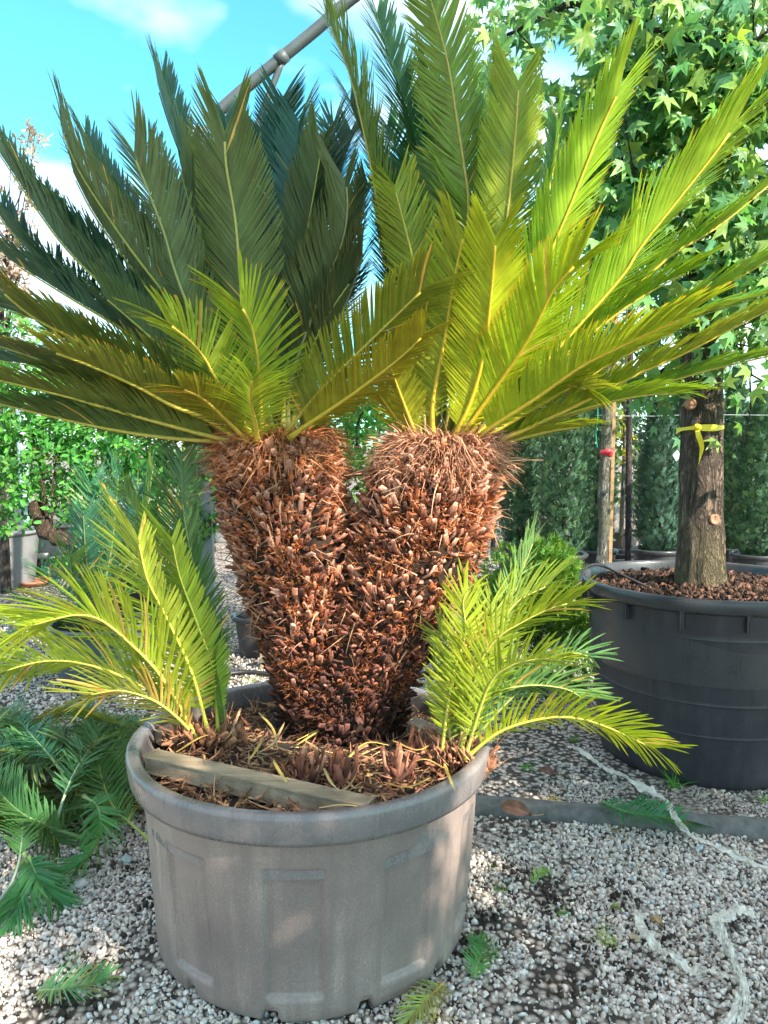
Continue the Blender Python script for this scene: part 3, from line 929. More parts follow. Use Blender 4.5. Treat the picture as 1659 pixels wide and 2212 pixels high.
# ---- fronds of the two heads.  rows: picture points from base to tip, depth at base and tip (relative), options
A_L, A_R = LC[-1].copy(), RC[-1].copy()
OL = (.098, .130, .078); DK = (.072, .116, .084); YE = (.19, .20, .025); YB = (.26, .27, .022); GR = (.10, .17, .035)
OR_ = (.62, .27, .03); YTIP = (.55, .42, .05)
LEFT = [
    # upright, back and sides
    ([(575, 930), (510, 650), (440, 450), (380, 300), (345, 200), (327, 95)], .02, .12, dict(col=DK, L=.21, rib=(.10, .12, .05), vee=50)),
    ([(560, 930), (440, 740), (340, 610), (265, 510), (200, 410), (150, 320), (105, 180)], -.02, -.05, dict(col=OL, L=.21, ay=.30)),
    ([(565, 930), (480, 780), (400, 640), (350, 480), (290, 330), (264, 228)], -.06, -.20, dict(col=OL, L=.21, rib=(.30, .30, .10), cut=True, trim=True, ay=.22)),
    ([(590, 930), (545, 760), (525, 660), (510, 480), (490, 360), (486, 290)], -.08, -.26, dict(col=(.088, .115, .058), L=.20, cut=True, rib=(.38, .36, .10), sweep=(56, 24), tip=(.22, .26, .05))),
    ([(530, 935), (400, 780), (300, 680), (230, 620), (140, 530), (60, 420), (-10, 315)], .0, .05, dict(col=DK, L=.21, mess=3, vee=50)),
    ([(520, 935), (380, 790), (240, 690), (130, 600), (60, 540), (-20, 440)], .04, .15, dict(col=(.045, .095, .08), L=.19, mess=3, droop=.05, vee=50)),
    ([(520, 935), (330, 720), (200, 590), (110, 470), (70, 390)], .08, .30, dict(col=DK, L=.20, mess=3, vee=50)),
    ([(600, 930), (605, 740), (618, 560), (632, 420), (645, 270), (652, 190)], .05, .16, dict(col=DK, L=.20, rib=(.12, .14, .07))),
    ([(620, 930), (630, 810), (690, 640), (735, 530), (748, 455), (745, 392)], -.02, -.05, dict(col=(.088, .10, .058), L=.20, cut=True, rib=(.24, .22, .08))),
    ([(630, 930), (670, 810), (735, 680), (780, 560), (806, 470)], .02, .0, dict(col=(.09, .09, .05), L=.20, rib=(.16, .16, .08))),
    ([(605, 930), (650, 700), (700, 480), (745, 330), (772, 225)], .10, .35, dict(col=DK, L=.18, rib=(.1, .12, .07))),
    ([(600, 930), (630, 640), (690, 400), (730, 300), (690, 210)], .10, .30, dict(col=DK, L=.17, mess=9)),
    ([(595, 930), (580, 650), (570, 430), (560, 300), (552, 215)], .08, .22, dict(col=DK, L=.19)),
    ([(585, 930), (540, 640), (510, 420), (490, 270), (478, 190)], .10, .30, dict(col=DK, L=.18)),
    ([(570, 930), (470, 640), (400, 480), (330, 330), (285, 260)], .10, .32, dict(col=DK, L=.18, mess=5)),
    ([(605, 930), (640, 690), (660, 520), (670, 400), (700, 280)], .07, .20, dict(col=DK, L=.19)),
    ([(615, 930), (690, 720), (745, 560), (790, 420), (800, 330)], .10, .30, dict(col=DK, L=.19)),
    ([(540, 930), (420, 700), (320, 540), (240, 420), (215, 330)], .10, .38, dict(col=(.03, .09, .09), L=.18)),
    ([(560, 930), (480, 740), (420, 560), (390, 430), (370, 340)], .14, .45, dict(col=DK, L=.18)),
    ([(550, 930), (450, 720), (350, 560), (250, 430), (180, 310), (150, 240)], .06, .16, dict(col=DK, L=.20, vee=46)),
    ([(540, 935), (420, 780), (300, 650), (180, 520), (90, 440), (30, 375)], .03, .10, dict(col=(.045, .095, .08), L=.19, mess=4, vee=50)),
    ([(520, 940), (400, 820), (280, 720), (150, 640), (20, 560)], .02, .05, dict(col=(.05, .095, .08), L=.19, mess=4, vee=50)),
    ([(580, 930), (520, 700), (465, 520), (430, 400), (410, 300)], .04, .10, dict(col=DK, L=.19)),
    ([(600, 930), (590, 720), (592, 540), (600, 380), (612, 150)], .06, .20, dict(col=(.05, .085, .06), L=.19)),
    ([(625, 935), (660, 790), (700, 690), (760, 600), (790, 540)], .0, -.02, dict(col=(.06, .075, .045), L=.18)),
    # spreading to the left, low
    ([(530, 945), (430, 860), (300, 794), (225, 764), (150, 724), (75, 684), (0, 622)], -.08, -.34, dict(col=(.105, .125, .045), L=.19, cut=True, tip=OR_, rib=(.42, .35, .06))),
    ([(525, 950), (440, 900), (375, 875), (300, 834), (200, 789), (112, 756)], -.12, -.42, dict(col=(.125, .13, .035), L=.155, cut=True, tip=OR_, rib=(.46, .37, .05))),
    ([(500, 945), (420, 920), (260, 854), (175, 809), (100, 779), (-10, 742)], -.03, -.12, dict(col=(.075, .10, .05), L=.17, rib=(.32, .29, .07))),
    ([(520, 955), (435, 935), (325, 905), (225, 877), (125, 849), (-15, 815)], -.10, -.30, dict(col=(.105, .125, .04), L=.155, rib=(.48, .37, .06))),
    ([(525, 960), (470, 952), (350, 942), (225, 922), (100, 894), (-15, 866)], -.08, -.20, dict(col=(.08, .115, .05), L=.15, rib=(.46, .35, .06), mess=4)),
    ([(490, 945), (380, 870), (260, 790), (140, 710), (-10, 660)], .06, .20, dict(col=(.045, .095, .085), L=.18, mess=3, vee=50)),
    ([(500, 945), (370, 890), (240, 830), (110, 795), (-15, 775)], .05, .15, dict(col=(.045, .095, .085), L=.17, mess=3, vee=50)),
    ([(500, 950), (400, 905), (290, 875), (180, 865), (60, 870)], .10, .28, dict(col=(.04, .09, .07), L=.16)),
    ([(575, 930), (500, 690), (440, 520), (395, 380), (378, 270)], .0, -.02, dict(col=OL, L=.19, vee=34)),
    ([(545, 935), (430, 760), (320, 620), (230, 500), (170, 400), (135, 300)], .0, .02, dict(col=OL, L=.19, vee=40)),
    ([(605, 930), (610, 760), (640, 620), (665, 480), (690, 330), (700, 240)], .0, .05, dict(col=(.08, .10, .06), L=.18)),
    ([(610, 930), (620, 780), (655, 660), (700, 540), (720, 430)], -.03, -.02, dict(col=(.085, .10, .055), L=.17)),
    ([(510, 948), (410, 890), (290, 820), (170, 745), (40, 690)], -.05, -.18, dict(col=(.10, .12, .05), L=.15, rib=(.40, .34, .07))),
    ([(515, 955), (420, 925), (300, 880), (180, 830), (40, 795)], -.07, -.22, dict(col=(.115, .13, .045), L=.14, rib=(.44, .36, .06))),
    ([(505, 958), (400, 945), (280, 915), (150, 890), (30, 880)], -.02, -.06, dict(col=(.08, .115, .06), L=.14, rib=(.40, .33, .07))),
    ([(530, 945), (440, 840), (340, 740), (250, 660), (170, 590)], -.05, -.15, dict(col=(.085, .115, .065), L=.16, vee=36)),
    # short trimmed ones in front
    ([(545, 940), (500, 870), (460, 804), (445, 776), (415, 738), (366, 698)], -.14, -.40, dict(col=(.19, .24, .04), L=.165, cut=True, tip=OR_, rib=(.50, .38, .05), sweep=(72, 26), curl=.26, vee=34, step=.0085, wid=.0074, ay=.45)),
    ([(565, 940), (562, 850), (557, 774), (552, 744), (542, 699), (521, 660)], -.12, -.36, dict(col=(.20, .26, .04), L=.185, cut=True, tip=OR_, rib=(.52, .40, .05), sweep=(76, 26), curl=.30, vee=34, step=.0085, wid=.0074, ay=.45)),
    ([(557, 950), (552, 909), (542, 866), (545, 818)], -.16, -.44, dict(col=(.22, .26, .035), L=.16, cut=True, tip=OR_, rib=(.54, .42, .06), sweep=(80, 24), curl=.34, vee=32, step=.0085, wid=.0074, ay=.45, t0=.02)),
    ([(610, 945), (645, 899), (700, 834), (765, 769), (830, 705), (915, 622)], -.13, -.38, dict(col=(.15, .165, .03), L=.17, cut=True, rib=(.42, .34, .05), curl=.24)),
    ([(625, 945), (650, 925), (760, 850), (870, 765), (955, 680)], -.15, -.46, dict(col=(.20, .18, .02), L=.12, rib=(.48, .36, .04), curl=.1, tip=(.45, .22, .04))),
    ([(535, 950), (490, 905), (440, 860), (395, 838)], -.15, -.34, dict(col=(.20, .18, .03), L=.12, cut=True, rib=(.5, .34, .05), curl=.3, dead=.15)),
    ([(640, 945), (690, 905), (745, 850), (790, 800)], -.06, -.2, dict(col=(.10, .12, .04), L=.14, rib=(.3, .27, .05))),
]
RIGHT = [
    ([(925, 945), (880, 640), (830, 490), (815, 420), (790, 290), (755, 150), (707, 40)], .02, .02, dict(col=(.12, .145, .045), L=.20, rib=(.36, .32, .08), mess=5)),
    ([(940, 945), (945, 650), (935, 490), (920, 400), (880, 240), (838, 110), (815, 30)], .04, .12, dict(col=(.085, .13, .05), L=.21, rib=(.22, .24, .09), mess=4)),
    ([(960, 945), (1000, 700), (1010, 450), (1004, 380), (985, 250), (965, 125), (928, -15)], -.02, -.06, dict(col=(.13, .165, .035), L=.20, rib=(.38, .32, .07), mess=4)),
    ([(980, 945), (1045, 720), (1085, 525), (1102, 400), (1117, 225), (1117, 150), (1096, 85)], -.05, -.16, dict(col=(.18, .20, .03), L=.195, rib=(.46, .36, .06))),
    ([(1000, 950), (1110, 720), (1215, 480), (1255, 380), (1295, 280), (1338, 190)], -.07, -.22, dict(col=(.205, .27, .032), L=.225, cut=True, rib=(.60, .44, .04), sweep=(50, 20), tip=YTIP)),
    ([(1015, 955), (1150, 810), (1330, 610), (1380, 535), (1455, 440), (1530, 345), (1587, 268)], -.10, -.32, dict(col=(.205, .265, .032), L=.23, cut=True, rib=(.60, .46, .05), sweep=(50, 20), tip=YTIP)),
    ([(1030, 950), (1200, 780), (1430, 565), (1480, 530), (1560, 480), (1675, 385)], -.02, -.05, dict(col=(.165, .225, .03), L=.20, rib=(.52, .40, .06))),
    ([(1040, 955), (1140, 890), (1400, 715), (1580, 605), (1690, 545)], -.04, -.10, dict(col=(.17, .235, .025), L=.20, rib=(.52, .38, .05))),
    ([(985, 955), (1060, 850), (1110, 779), (1150, 714), (1195, 625), (1246, 566)], -.14, -.42, dict(col=(.27, .29, .02), L=.175, cut=True, rib=(.62, .42, .03), sweep=(66, 20), tip=(.70, .24, .02), tipp=.95, curl=.12)),
    ([(1005, 968), (1055, 924), (1155, 859), (1255, 789), (1355, 739), (1478, 682)], -.15, -.48, dict(col=(.235, .26, .025), L=.175, cut=True, rib=(.60, .42, .04), sweep=(70, 22), tip=(.68, .25, .03), tipp=.95, curl=.14)),
    ([(1040, 962), (1110, 935), (1230, 880), (1380, 804), (1480, 759), (1690, 650)], -.08, -.22, dict(col=(.22, .225, .025), L=.175, rib=(.56, .40, .05), curl=.18)),
    ([(1050, 965), (1090, 950), (1200, 905), (1330, 862), (1500, 805), (1690, 760)], -.02, -.02, dict(col=(.12, .19, .03), L=.15, rib=(.5, .38, .06), curl=.22, tip=(.45, .2, .06))),
    ([(965, 972), (1015, 869), (1045, 759), (1060, 634), (1070, 518)], -.16, -.36, dict(col=(.26, .245, .02), L=.15, rib=(.62, .42, .03), curl=.2, tip=YTIP, cut=True, sweep=(68, 30))),
    ([(938, 958), (935, 869), (960, 734), (980, 609), (1002, 505)], -.14, -.30, dict(col=(.20, .19, .025), L=.15, rib=(.56, .40, .04), curl=.16, tip=(.5, .2, .04), mess=6, cut=True, sweep=(68, 34))),
    ([(905, 955), (880, 890), (865, 850), (842, 790), (815, 740)], -.12, -.28, dict(col=(.19, .17, .02), L=.10, rib=(.46, .34, .04))),
    ([(895, 955), (865, 914), (830, 865), (795, 820)], -.08, -.2, dict(col=(.18, .16, .02), L=.09, rib=(.46, .32, .04))),
    ([(930, 950), (905, 700), (895, 575), (860, 430), (833, 330)], -.06, -.14, dict(col=(.17, .185, .03), L=.14, rib=(.44, .36, .05), tip=YTIP, mess=5)),
    ([(915, 950), (870, 760), (845, 620), (820, 520), (800, 440)], .02, .05, dict(col=(.12, .13, .035), L=.16, rib=(.4, .33, .05))),
    ([(945, 945), (930, 700), (900, 480), (850, 300), (800, 220)], .12, .36, dict(col=DK, L=.18, mess=6)),
    ([(960, 945), (960, 680), (950, 460), (925, 260), (900, 130)], .10, .30, dict(col=(.06, .12, .05), L=.19)),
    ([(975, 945), (1020, 680), (1050, 460), (1060, 280), (1050, 160)], .10, .28, dict(col=(.07, .13, .04), L=.19)),
    ([(1015, 955), (1150, 860), (1300, 770), (1450, 700), (1640, 640)], .05, .12, dict(col=(.14, .19, .03), L=.17)),
    ([(945, 945), (960, 700), (965, 500), (950, 330), (905, 160), (880, 80)], .02, .06, dict(col=(.10, .15, .045), L=.19, rib=(.30, .28, .08))),
    ([(965, 945), (1025, 720), (1060, 520), (1070, 360), (1075, 220), (1060, 90)], .02, .06, dict(col=(.12, .175, .04), L=.18, rib=(.36, .32, .07))),
    ([(985, 945), (1070, 740), (1140, 560), (1185, 400), (1205, 280), (1200, 190)], .03, .08, dict(col=(.12, .19, .035), L=.18, rib=(.40, .35, .06))),
    ([(920, 945), (890, 700), (860, 520), (815, 360), (765, 240), (735, 150)], .06, .16, dict(col=(.07, .11, .055), L=.18)),
    ([(1010, 950), (1110, 800), (1230, 660), (1330, 540), (1400, 450)], .02, .06, dict(col=(.13, .20, .03), L=.17, rib=(.42, .36, .06))),
    ([(1025, 960), (1110, 905), (1240, 830), (1380, 750), (1540, 680)], -.10, -.28, dict(col=(.23, .25, .025), L=.15, rib=(.56, .42, .05))),
    ([(1035, 965), (1130, 925), (1260, 880), (1400, 850), (1540, 850)], -.06, -.12, dict(col=(.17, .23, .03), L=.14, rib=(.5, .40, .06), curl=.24)),
    ([(1020, 958), (1120, 860), (1250, 740), (1400, 630), (1560, 550)], -.06, -.16, dict(col=(.19, .25, .028), L=.16, rib=(.54, .42, .05))),
    ([(1045, 966), (1120, 945), (1210, 925), (1310, 915)], -.04, -.08, dict(col=(.22, .23, .03), L=.11, rib=(.5, .38, .06), curl=.3)),
    ([(930, 950), (880, 740), (850, 560), (840, 430), (800, 360)], .08, .25, dict(col=(.07, .10, .045), L=.17)),
    ([(1000, 955), (1060, 880), (1130, 840), (1230, 830), (1330, 860)], -.10, -.20, dict(col=(.22, .22, .03), L=.12, rib=(.5, .38, .05), curl=.3)),
]
for rows, A, sd in ((LEFT, A_L, 200), (RIGHT, A_R, 400)):
    for k, (pts, y0, y1, op) in enumerate(rows):
        m = len(pts)
        w = []
        cum = np.concatenate([[0], np.cumsum([math.dist(pts[i], pts[i + 1]) for i in range(m - 1)])]); cum /= cum[-1]
        for (x, y), t in zip(pts, cum):
            w.append(P(x, y, YT + y0 + (y1 - y0) * t ** 1.15))
        op = dict(op); flat = abs(pts[-1][0] - pts[0][0]) > 1.3 * abs(pts[-1][1] - pts[0][1])
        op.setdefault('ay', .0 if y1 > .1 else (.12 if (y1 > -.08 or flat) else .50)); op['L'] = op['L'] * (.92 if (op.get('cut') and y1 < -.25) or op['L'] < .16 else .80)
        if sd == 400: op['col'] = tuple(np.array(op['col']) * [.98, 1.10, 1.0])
        tx, ty = pts[-1]
        if (not op.get('cut') and 20 < tx < 1620 and ty > 60) or op.pop('trim', False):          # the last leaflets reach past the end of the midrib
            C, ln = catmull(w, 80)
            C = C[:int(80 * (1 - min(.3, .66 * op['L'] / ln)))]
            w = [C[i] for i in np.linspace(0, len(C) - 1, 9).astype(int)]
        frond(palm, w, A, seed=sd + k, **op)

# ---- two offsets sprouting at the foot
def offset_palm(name, base, rows, label, seed, dY):
    root = thing(name, base, label, 'palm offset')
    rg = np.random.default_rng(seed)
    n = 130
    th = rg.uniform(0, 2 * math.pi, n); rr = .075 * np.sqrt(rg.random(n))
    p = base + np.stack([np.cos(th) * rr * 1.3, np.sin(th) * rr, rg.uniform(-.01, .05, n) - rr * .3], 1)
    d = unit(np.stack([np.cos(th) * .5, np.sin(th) * .5, np.ones(n) * rg.uniform(.3, 1.2, n)], 1) + rg.normal(0, .2, (n, 3)))
    mb = MB()
    for k in range(6):
        q = np.arange(n) % 6 == k
        Vs, F4, F3, Cs = STUBS[k]
        V, F, C_ = scatter(Vs, F4, frames(d[q], rg.normal(size=(q.sum(), 3))), p[q], rg.uniform(.5, 1.0, q.sum()), (np.array([.30, .13, .07]) * rg.uniform(.5, 1.2, (q.sum(), 1))), Cs)
        n0 = mb.n; mb.add(V, F, np.clip(C_, 0, .7))
        mb.F3.append((F3[None] + (np.arange(q.sum()) * len(Vs))[:, None, None]).reshape(-1, 3) + n0)
    V, F, C_ = blades(p, unit(d + rg.normal(0, .5, d.shape)), rg.uniform(.03, .09, n), rg.uniform(.003, .007, n), rg.normal(0, .3, (n, 3)), np.array([.34, .17, .09]) * rg.uniform(.5, 1.3, (n, 1)), 3)
    mb.add(V, F, C_)
    add('leaf_sheaths', mb.mesh('leaf_sheaths', M_bract), root)
    A = base + np.array([0, 0, .1])
    for k, (pts, y0, y1, op) in enumerate(rows):
        m = len(pts); cum = np.linspace(0, 1, m)
        w = [P(x, y, base[1] + y0 + (y1 - y0) * t) for (x, y), t in zip(pts, cum)]
        frond(root, w, A, seed=seed + k, **op)
    return root

YL = (.22, .26, .04)
offset_palm('palm_offset', G(440, 1600, .53), [
    ([(425, 1590), (350, 1461), (280, 1386), (220, 1338), (175, 1326), (135, 1331), (60, 1352)], -.02, -.14, dict(col=(.24, .28, .035), L=.22, rib=(.48, .46, .07), ribr=.006, step=.0078, wid=.0074, ay=.9, mess=4, vee=18, sweep=(62, 30), dead=.03)),
    ([(452, 1585), (415, 1451), (360, 1331), (320, 1251), (300, 1166)], -.03, -.12, dict(col=(.25, .28, .05), L=.20, cut=True, rib=(.52, .48, .07), ribr=.006, step=.0078, wid=.0074, ay=.9, mess=4, vee=16, dead=.03, sweep=(80, 24), half=-1)),
    ([(472, 1585), (462, 1451), (425, 1341), (390, 1246), (372, 1166)], .0, -.05, dict(col=(.20, .25, .04), L=.17, rib=(.46, .44, .07), ribr=.006, step=.0078, wid=.0074, ay=.9, mess=4, vee=24, dead=.03, half=-1)),
    ([(425, 1595), (390, 1530), (300, 1476), (200, 1436), (100, 1426), (-5, 1452)], .0, .02, dict(col=(.20, .24, .04), L=.20, rib=(.46, .43, .07), ribr=.006, step=.0078, wid=.0074, ay=.9, mess=5, vee=20, dead=.05)),
    ([(428, 1595), (380, 1545), (330, 1510), (260, 1490), (190, 1500)], -.03, -.10, dict(col=(.24, .24, .06), L=.15, rib=(.46, .43, .07), ribr=.005, step=.0084, wid=.0074, ay=.9, mess=7, vee=15, dead=.25)),
    ([(480, 1585), (455, 1376), (420, 1226), (397, 1101), (395, 985)], .05, .14, dict(col=(.07, .12, .06), L=.20, rib=(.14, .19, .07), ribr=.0055, step=.0078, wid=.0070, ay=.5, mess=6, dead=.04, half=-1)),
    ([(478, 1585), (440, 1400), (370, 1240), (310, 1130), (270, 1060)], .06, .12, dict(col=(.10, .16, .05), L=.19, rib=(.2, .24, .07), ribr=.0055, step=.0078, wid=.0070, ay=.5, mess=6, dead=.04, half=-1)),
    ([(485, 1590), (482, 1510), (472, 1430), (478, 1380)], .0, .02, dict(col=(.10, .15, .05), L=.08, rib=(.2, .24, .07), ribr=.004)),
], 'bright yellow-green palm offset sprouting at the left side of the grey pot', 600, 0)
offset_palm('palm_offset', G(985, 1640, .53), [
    ([(955, 1625), (962, 1560), (980, 1451), (1005, 1366), (1000, 1300), (1012, 1272)], -.02, .0, dict(col=(.22, .25, .03), L=.10, rib=(.40, .38, .07), ribr=.005, step=.0084, wid=.0066, ay=.9, mess=6, dead=.05)),
    ([(995, 1625), (1030, 1451), (1070, 1381), (1130, 1341), (1190, 1312), (1235, 1300)], -.02, -.12, dict(col=(.21, .25, .03), L=.125, rib=(.44, .40, .07), ribr=.0055, step=.0082, wid=.0066, ay=.9, mess=5, vee=18, dead=.05, sweep=(62, 26))),
    ([(1005, 1630), (1055, 1481), (1105, 1436), (1170, 1421), (1215, 1425)], -.05, -.18, dict(col=(.20, .24, .035), L=.115, rib=(.40, .38, .07), ribr=.0055, step=.0084, wid=.0066, ay=.9, mess=6, vee=18, dead=.03)),
    ([(1000, 1640), (1080, 1578), (1180, 1549), (1255, 1551), (1320, 1572), (1370, 1595), (1410, 1614)], -.05, -.16, dict(col=(.25, .28, .02), L=.125, rib=(.46, .42, .06), ribr=.0055, step=.0084, wid=.0066, ay=.9, mess=5, vee=18, dead=.05)),
    ([(985, 1620), (1055, 1451), (1090, 1351), (1120, 1251), (1152, 1165)], .08, .22, dict(col=(.11, .19, .09), L=.11, rib=(.30, .34, .1), ribr=.005, step=.0084, wid=.0070, ay=.5, mess=7, vee=18)),
    ([(1000, 1620), (1100, 1510), (1180, 1445), (1235, 1410), (1275, 1418)], .06, .14, dict(col=(.10, .19, .10), L=.11, rib=(.30, .34, .1), ribr=.005, step=.0088, wid=.0070, ay=.5, mess=9, vee=20)),
    ([(990, 1630), (1040, 1510), (1130, 1480), (1215, 1485), (1260, 1508)], .02, .06, dict(col=(.12, .20, .09), L=.125, rib=(.34, .36, .1), ribr=.005, step=.0084, wid=.0070, ay=.5, mess=7, dead=.08)),
    ([(985, 1620), (1050, 1430), (1105, 1310), (1185, 1262)], .04, .12, dict(col=(.18, .23, .05), L=.14, rib=(.40, .40, .1), ribr=.005, step=.0084, wid=.0070, ay=.5, mess=6)),
    ([(990, 1630), (1010, 1500), (1050, 1400), (1060, 1310)], .03, .05, dict(col=(.18, .22, .05), L=.13, rib=(.40, .38, .1), ribr=.005, step=.0084, wid=.0070, ay=.5, mess=7)),
    ([(975, 1630), (970, 1520), (985, 1430), (950, 1370)], .02, .06, dict(col=(.16, .22, .05), L=.10, rib=(.40, .38, .1), ribr=.0045, step=.0084, wid=.0070, ay=.5, mess=6)),
], 'arching green and yellow palm offset at the right rim of the grey pot', 700, 0)

# ---- trimmed stumps of other offsets
def stump(base, h, label, seed):
    root = thing('offset_stump', base, label, 'palm stump')
    rg = np.random.default_rng(seed)
    core = tube_mesh('core', [base + [0, 0, -.02], base + [0, 0, h * .5], base + [0, .0, h]], [.026, .024, .006], M_wool, 10, (.22, .10, .055))
    add('core', core, root)
    for k in range(26):
        a = k * 2.4; rr = .016 + .022 * rg.random()
        p = base + np.array([math.cos(a) * rr, math.sin(a) * rr, rg.uniform(0, h * .35)])
        d = unit(np.array([math.cos(a) * .2, math.sin(a) * .2, 1.0]) + rg.normal(0, .30, 3))
        o = add('cut_stalk', stub_mesh[int(rg.integers(0, 6)), int(rg.integers(1, 5))], root)
        o.matrix_basis = mat4(frames(np.array([d]), np.array([[-math.cos(a), -math.sin(a), .1]]))[0], p, np.array([rg.uniform(.9, 1.8), 1.0, 1.0]))
stump(G(862, 1690, .50), .10, 'tallest trimmed reddish stump of a palm offset near the pot front rim', 51)
stump(G(742, 1695, .50), .07, 'low trimmed stump of a palm offset right of the batten', 52)
stump(G(668, 1690, .50), .055, 'small trimmed palm stub behind the middle of the batten', 53)
stump(G(905, 1640, .50), .07, 'reddish trimmed stump between the trunk and the right offset', 54)

# ---- battens in the pot
def batten(a, b, w, h, label):
    a, b = np.asarray(a), np.asarray(b)
    ex = (b - a) / 2; s = unit(np.cross(ex, [0, 0, 1])); u = unit(np.cross(s, ex))
    o = add('wooden_batten', box_mesh('wooden_batten', (a + b) / 2 - u * h / 2, ex, s * w / 2, u * h / 2, M_wood, .004, .002))
    tag(o, label, 'wooden batten')
batten(G(328, 1628, .560), G(797, 1733, .552), .050, .046, 'long weathered wooden batten lying across the front of the soil')
batten(G(337, 1580, .545), G(398, 1560, .545), .05, .03, 'short batten end at the left rim behind the left offset')
batten(G(890, 1555, .55), G(955, 1578, .54), .04, .04, 'short batten at the back right rim behind the trunk')

# ---- dry litter on the soil
rg = np.random.default_rng(77)
mb = MB()
n = 3400
th = rg.uniform(0, 2 * math.pi, n); rr = .44 * np.sqrt(rg.random(n))
p = POT_C + np.stack([np.cos(th) * rr, np.sin(th) * rr, np.full(n, .505) + rg.uniform(0, .02, n)], 1)
k = ~((p[:, 1] > YT - .1) & (np.abs(p[:, 0] - LC[0][0]) < .2)); p = p[k]; n = len(p)
d = unit(rg.normal(size=(n, 3)) * np.array([1, 1, .35]) + [0, 0, .12])
cols = np.array([[.36, .18, .10], [.46, .28, .13], [.20, .09, .05], [.30, .13, .075]])[rg.integers(0, 4, n)] * rg.uniform(.6, 1.2, (n, 1))
V, F, C_ = blades(p, d, rg.uniform(.02, .07, n), rg.uniform(.004, .010, n), rg.normal(0, .3, (n, 3)) - [0, 0, .2], cols, 3)
mb.add(V, F, C_)
tag(add('leaf_litter', mb.mesh('leaf_litter', M_wool)), 'brown chopped leaf litter strewn over the potting soil', None, None, 'stuff')
# curled yellow leaflets that can be told apart
CURLS = [((640, 1610), (700, 1570), (640, 1600)), ((380, 1625), (440, 1590), (500, 1585)), ((520, 1530), (500, 1580), (485, 1600)), ((560, 1540), (590, 1575), (600, 1620)),
         ((540, 1640), (560, 1610), (570, 1590)), ((660, 1600), (700, 1625), (740, 1640)), ((740, 1650), (790, 1605), (840, 1610)), ((850, 1600), (900, 1620), (935, 1605)),
         ((700, 1660), (715, 1690), (735, 1710)), ((620, 1690), (600, 1660), (590, 1640)), ((830, 1690), (880, 1700), (930, 1680)), ((690, 1745), (740, 1738), (790, 1745)),
         ((960, 1650), (975, 1690), (985, 1710)), ((880, 1650), (920, 1640), (960, 1660)), ((560, 1625), (590, 1605), (615, 1560))]
CURL_LABELS = ['curled yellow leaflet just left of the trunk foot',
    'long yellow leaflet crossing the left offset base',
    'yellow leaflet standing behind the left offset base',
    'thin yellow leaflet between left offset and trunk',
    'short yellow leaflet in front of the left offset base',
    'yellow leaflet at the front left of the trunk foot',
    'yellow leaflet arching in front of the trunk foot',
    'yellow leaflet at the front right of the trunk foot',
    'yellow leaflet beside the low stump right of the batten',
    'yellow leaflet touching the middle of the batten',
    'yellow leaflet near the front rim right of the tallest stump',
    'flat yellow leaflet on the right end of the batten',
    'yellow leaflet hanging by the right rim below the right offset',
    'yellow leaflet left of the right offset base',
    'thin yellow leaflet curving up left of the trunk']
for k, c3 in enumerate(CURLS):
    w = [G(x, y, .545 + .02 * math.sin(3.1 * i / 2) + .004 * k % .02) for i, (x, y) in enumerate(c3)]
    C, _ = catmull(w, 14)
    T = unit(np.gradient(C, axis=0)); S_ = unit(np.cross(T, [0, 0, 1]))
    wd = np.interp(np.linspace(0, 1, 14), [0, .2, .8, 1], [.003, .0045, .0035, .0006])[:, None]
    V = np.stack([C - S_ * wd, C + [0, 0, .0015], C + S_ * wd], 1).reshape(-1, 3)
    b = (np.arange(13) * 3)[:, None] + np.array([0, 1])[None]; b = b.ravel()
    F = np.stack([b, b + 1, b + 4, b + 3], 1)
    cc = np.array([[.52, .36, .09], [.44, .27, .07], [.50, .33, .16]])[k % 3]
    o = add('dry_leaflet', mesh_np('dry_leaflet', V, [F], M_deadleaf, np.ones((len(V), 3)) * cc))
    tag(o, CURL_LABELS[k], 'dry leaflet', 'yellow dry leaflets on the soil')

# ================================================================== cut fronds on the ground
GRN = (.115, .15, .05)
def cutfrond(pts, zs, label, seed, group=None, upn=(.0, -.15, 1), name='cut_frond', **op):
    zs = np.interp(np.linspace(0, 1, len(pts)), np.linspace(0, 1, len(zs)), zs)
    w = [G(x, y, z) for (x, y), z in zip(pts, zs)]
    o = dict(col=GRN, L=.15, rib=(.16, .24, .09), ribr=.0055, mess=5, vee=24, curl=.16, step=.0078, wid=.0074); o.update(op)
    f = frond(None, w, upn=upn, seed=seed, name=name, **o)
    return tag(f, label, 'cut frond', group)
cutfrond([(118, 1783), (144, 1704), (175, 1644), (215, 1600), (300, 1560)], [.12, .22, .28, .28, .22], 'pale-stemmed cut frond standing up in the middle of the pile', 801, L=.13, rib=(.28, .35, .22), mess=12, col=(.12, .16, .06))
cutfrond([(326, 1815), (286, 1781), (249, 1748), (225, 1697), (208, 1627), (183, 1530)], [.08, .10, .12, .17, .24, .28], 'cut frond with yellow midrib curving up beside the grey pot', 802, col=(.15, .18, .05), rib=(.30, .33, .08), L=.15, dead=.08)
cutfrond([(191, 1812), (118, 1788), (50, 1758), (0, 1711), (-50, 1640)], [.05, .12, .18, .2, .2], 'cut frond with upright comb-like leaflets at the left edge of the pile', 803, L=.16, vee=50, upn=(.1, -.5, 1))
cutfrond([(138, 1671), (101, 1624), (67, 1587), (20, 1530)], [.26, .30, .32, .3], 'twisted blue-green cut frond on top of the pile at left', 804, col=(.09, .16, .085), L=.13, mess=12)
cutfrond([(181, 1718), (208, 1738), (217, 1771), (212, 1812), (181, 1855), (110, 1905)], [.2, .2, .18, .12, .06, .03], 'hooked cut frond bending forward onto the gravel', 805, L=.10, mess=10, col=(.10, .19, .05))
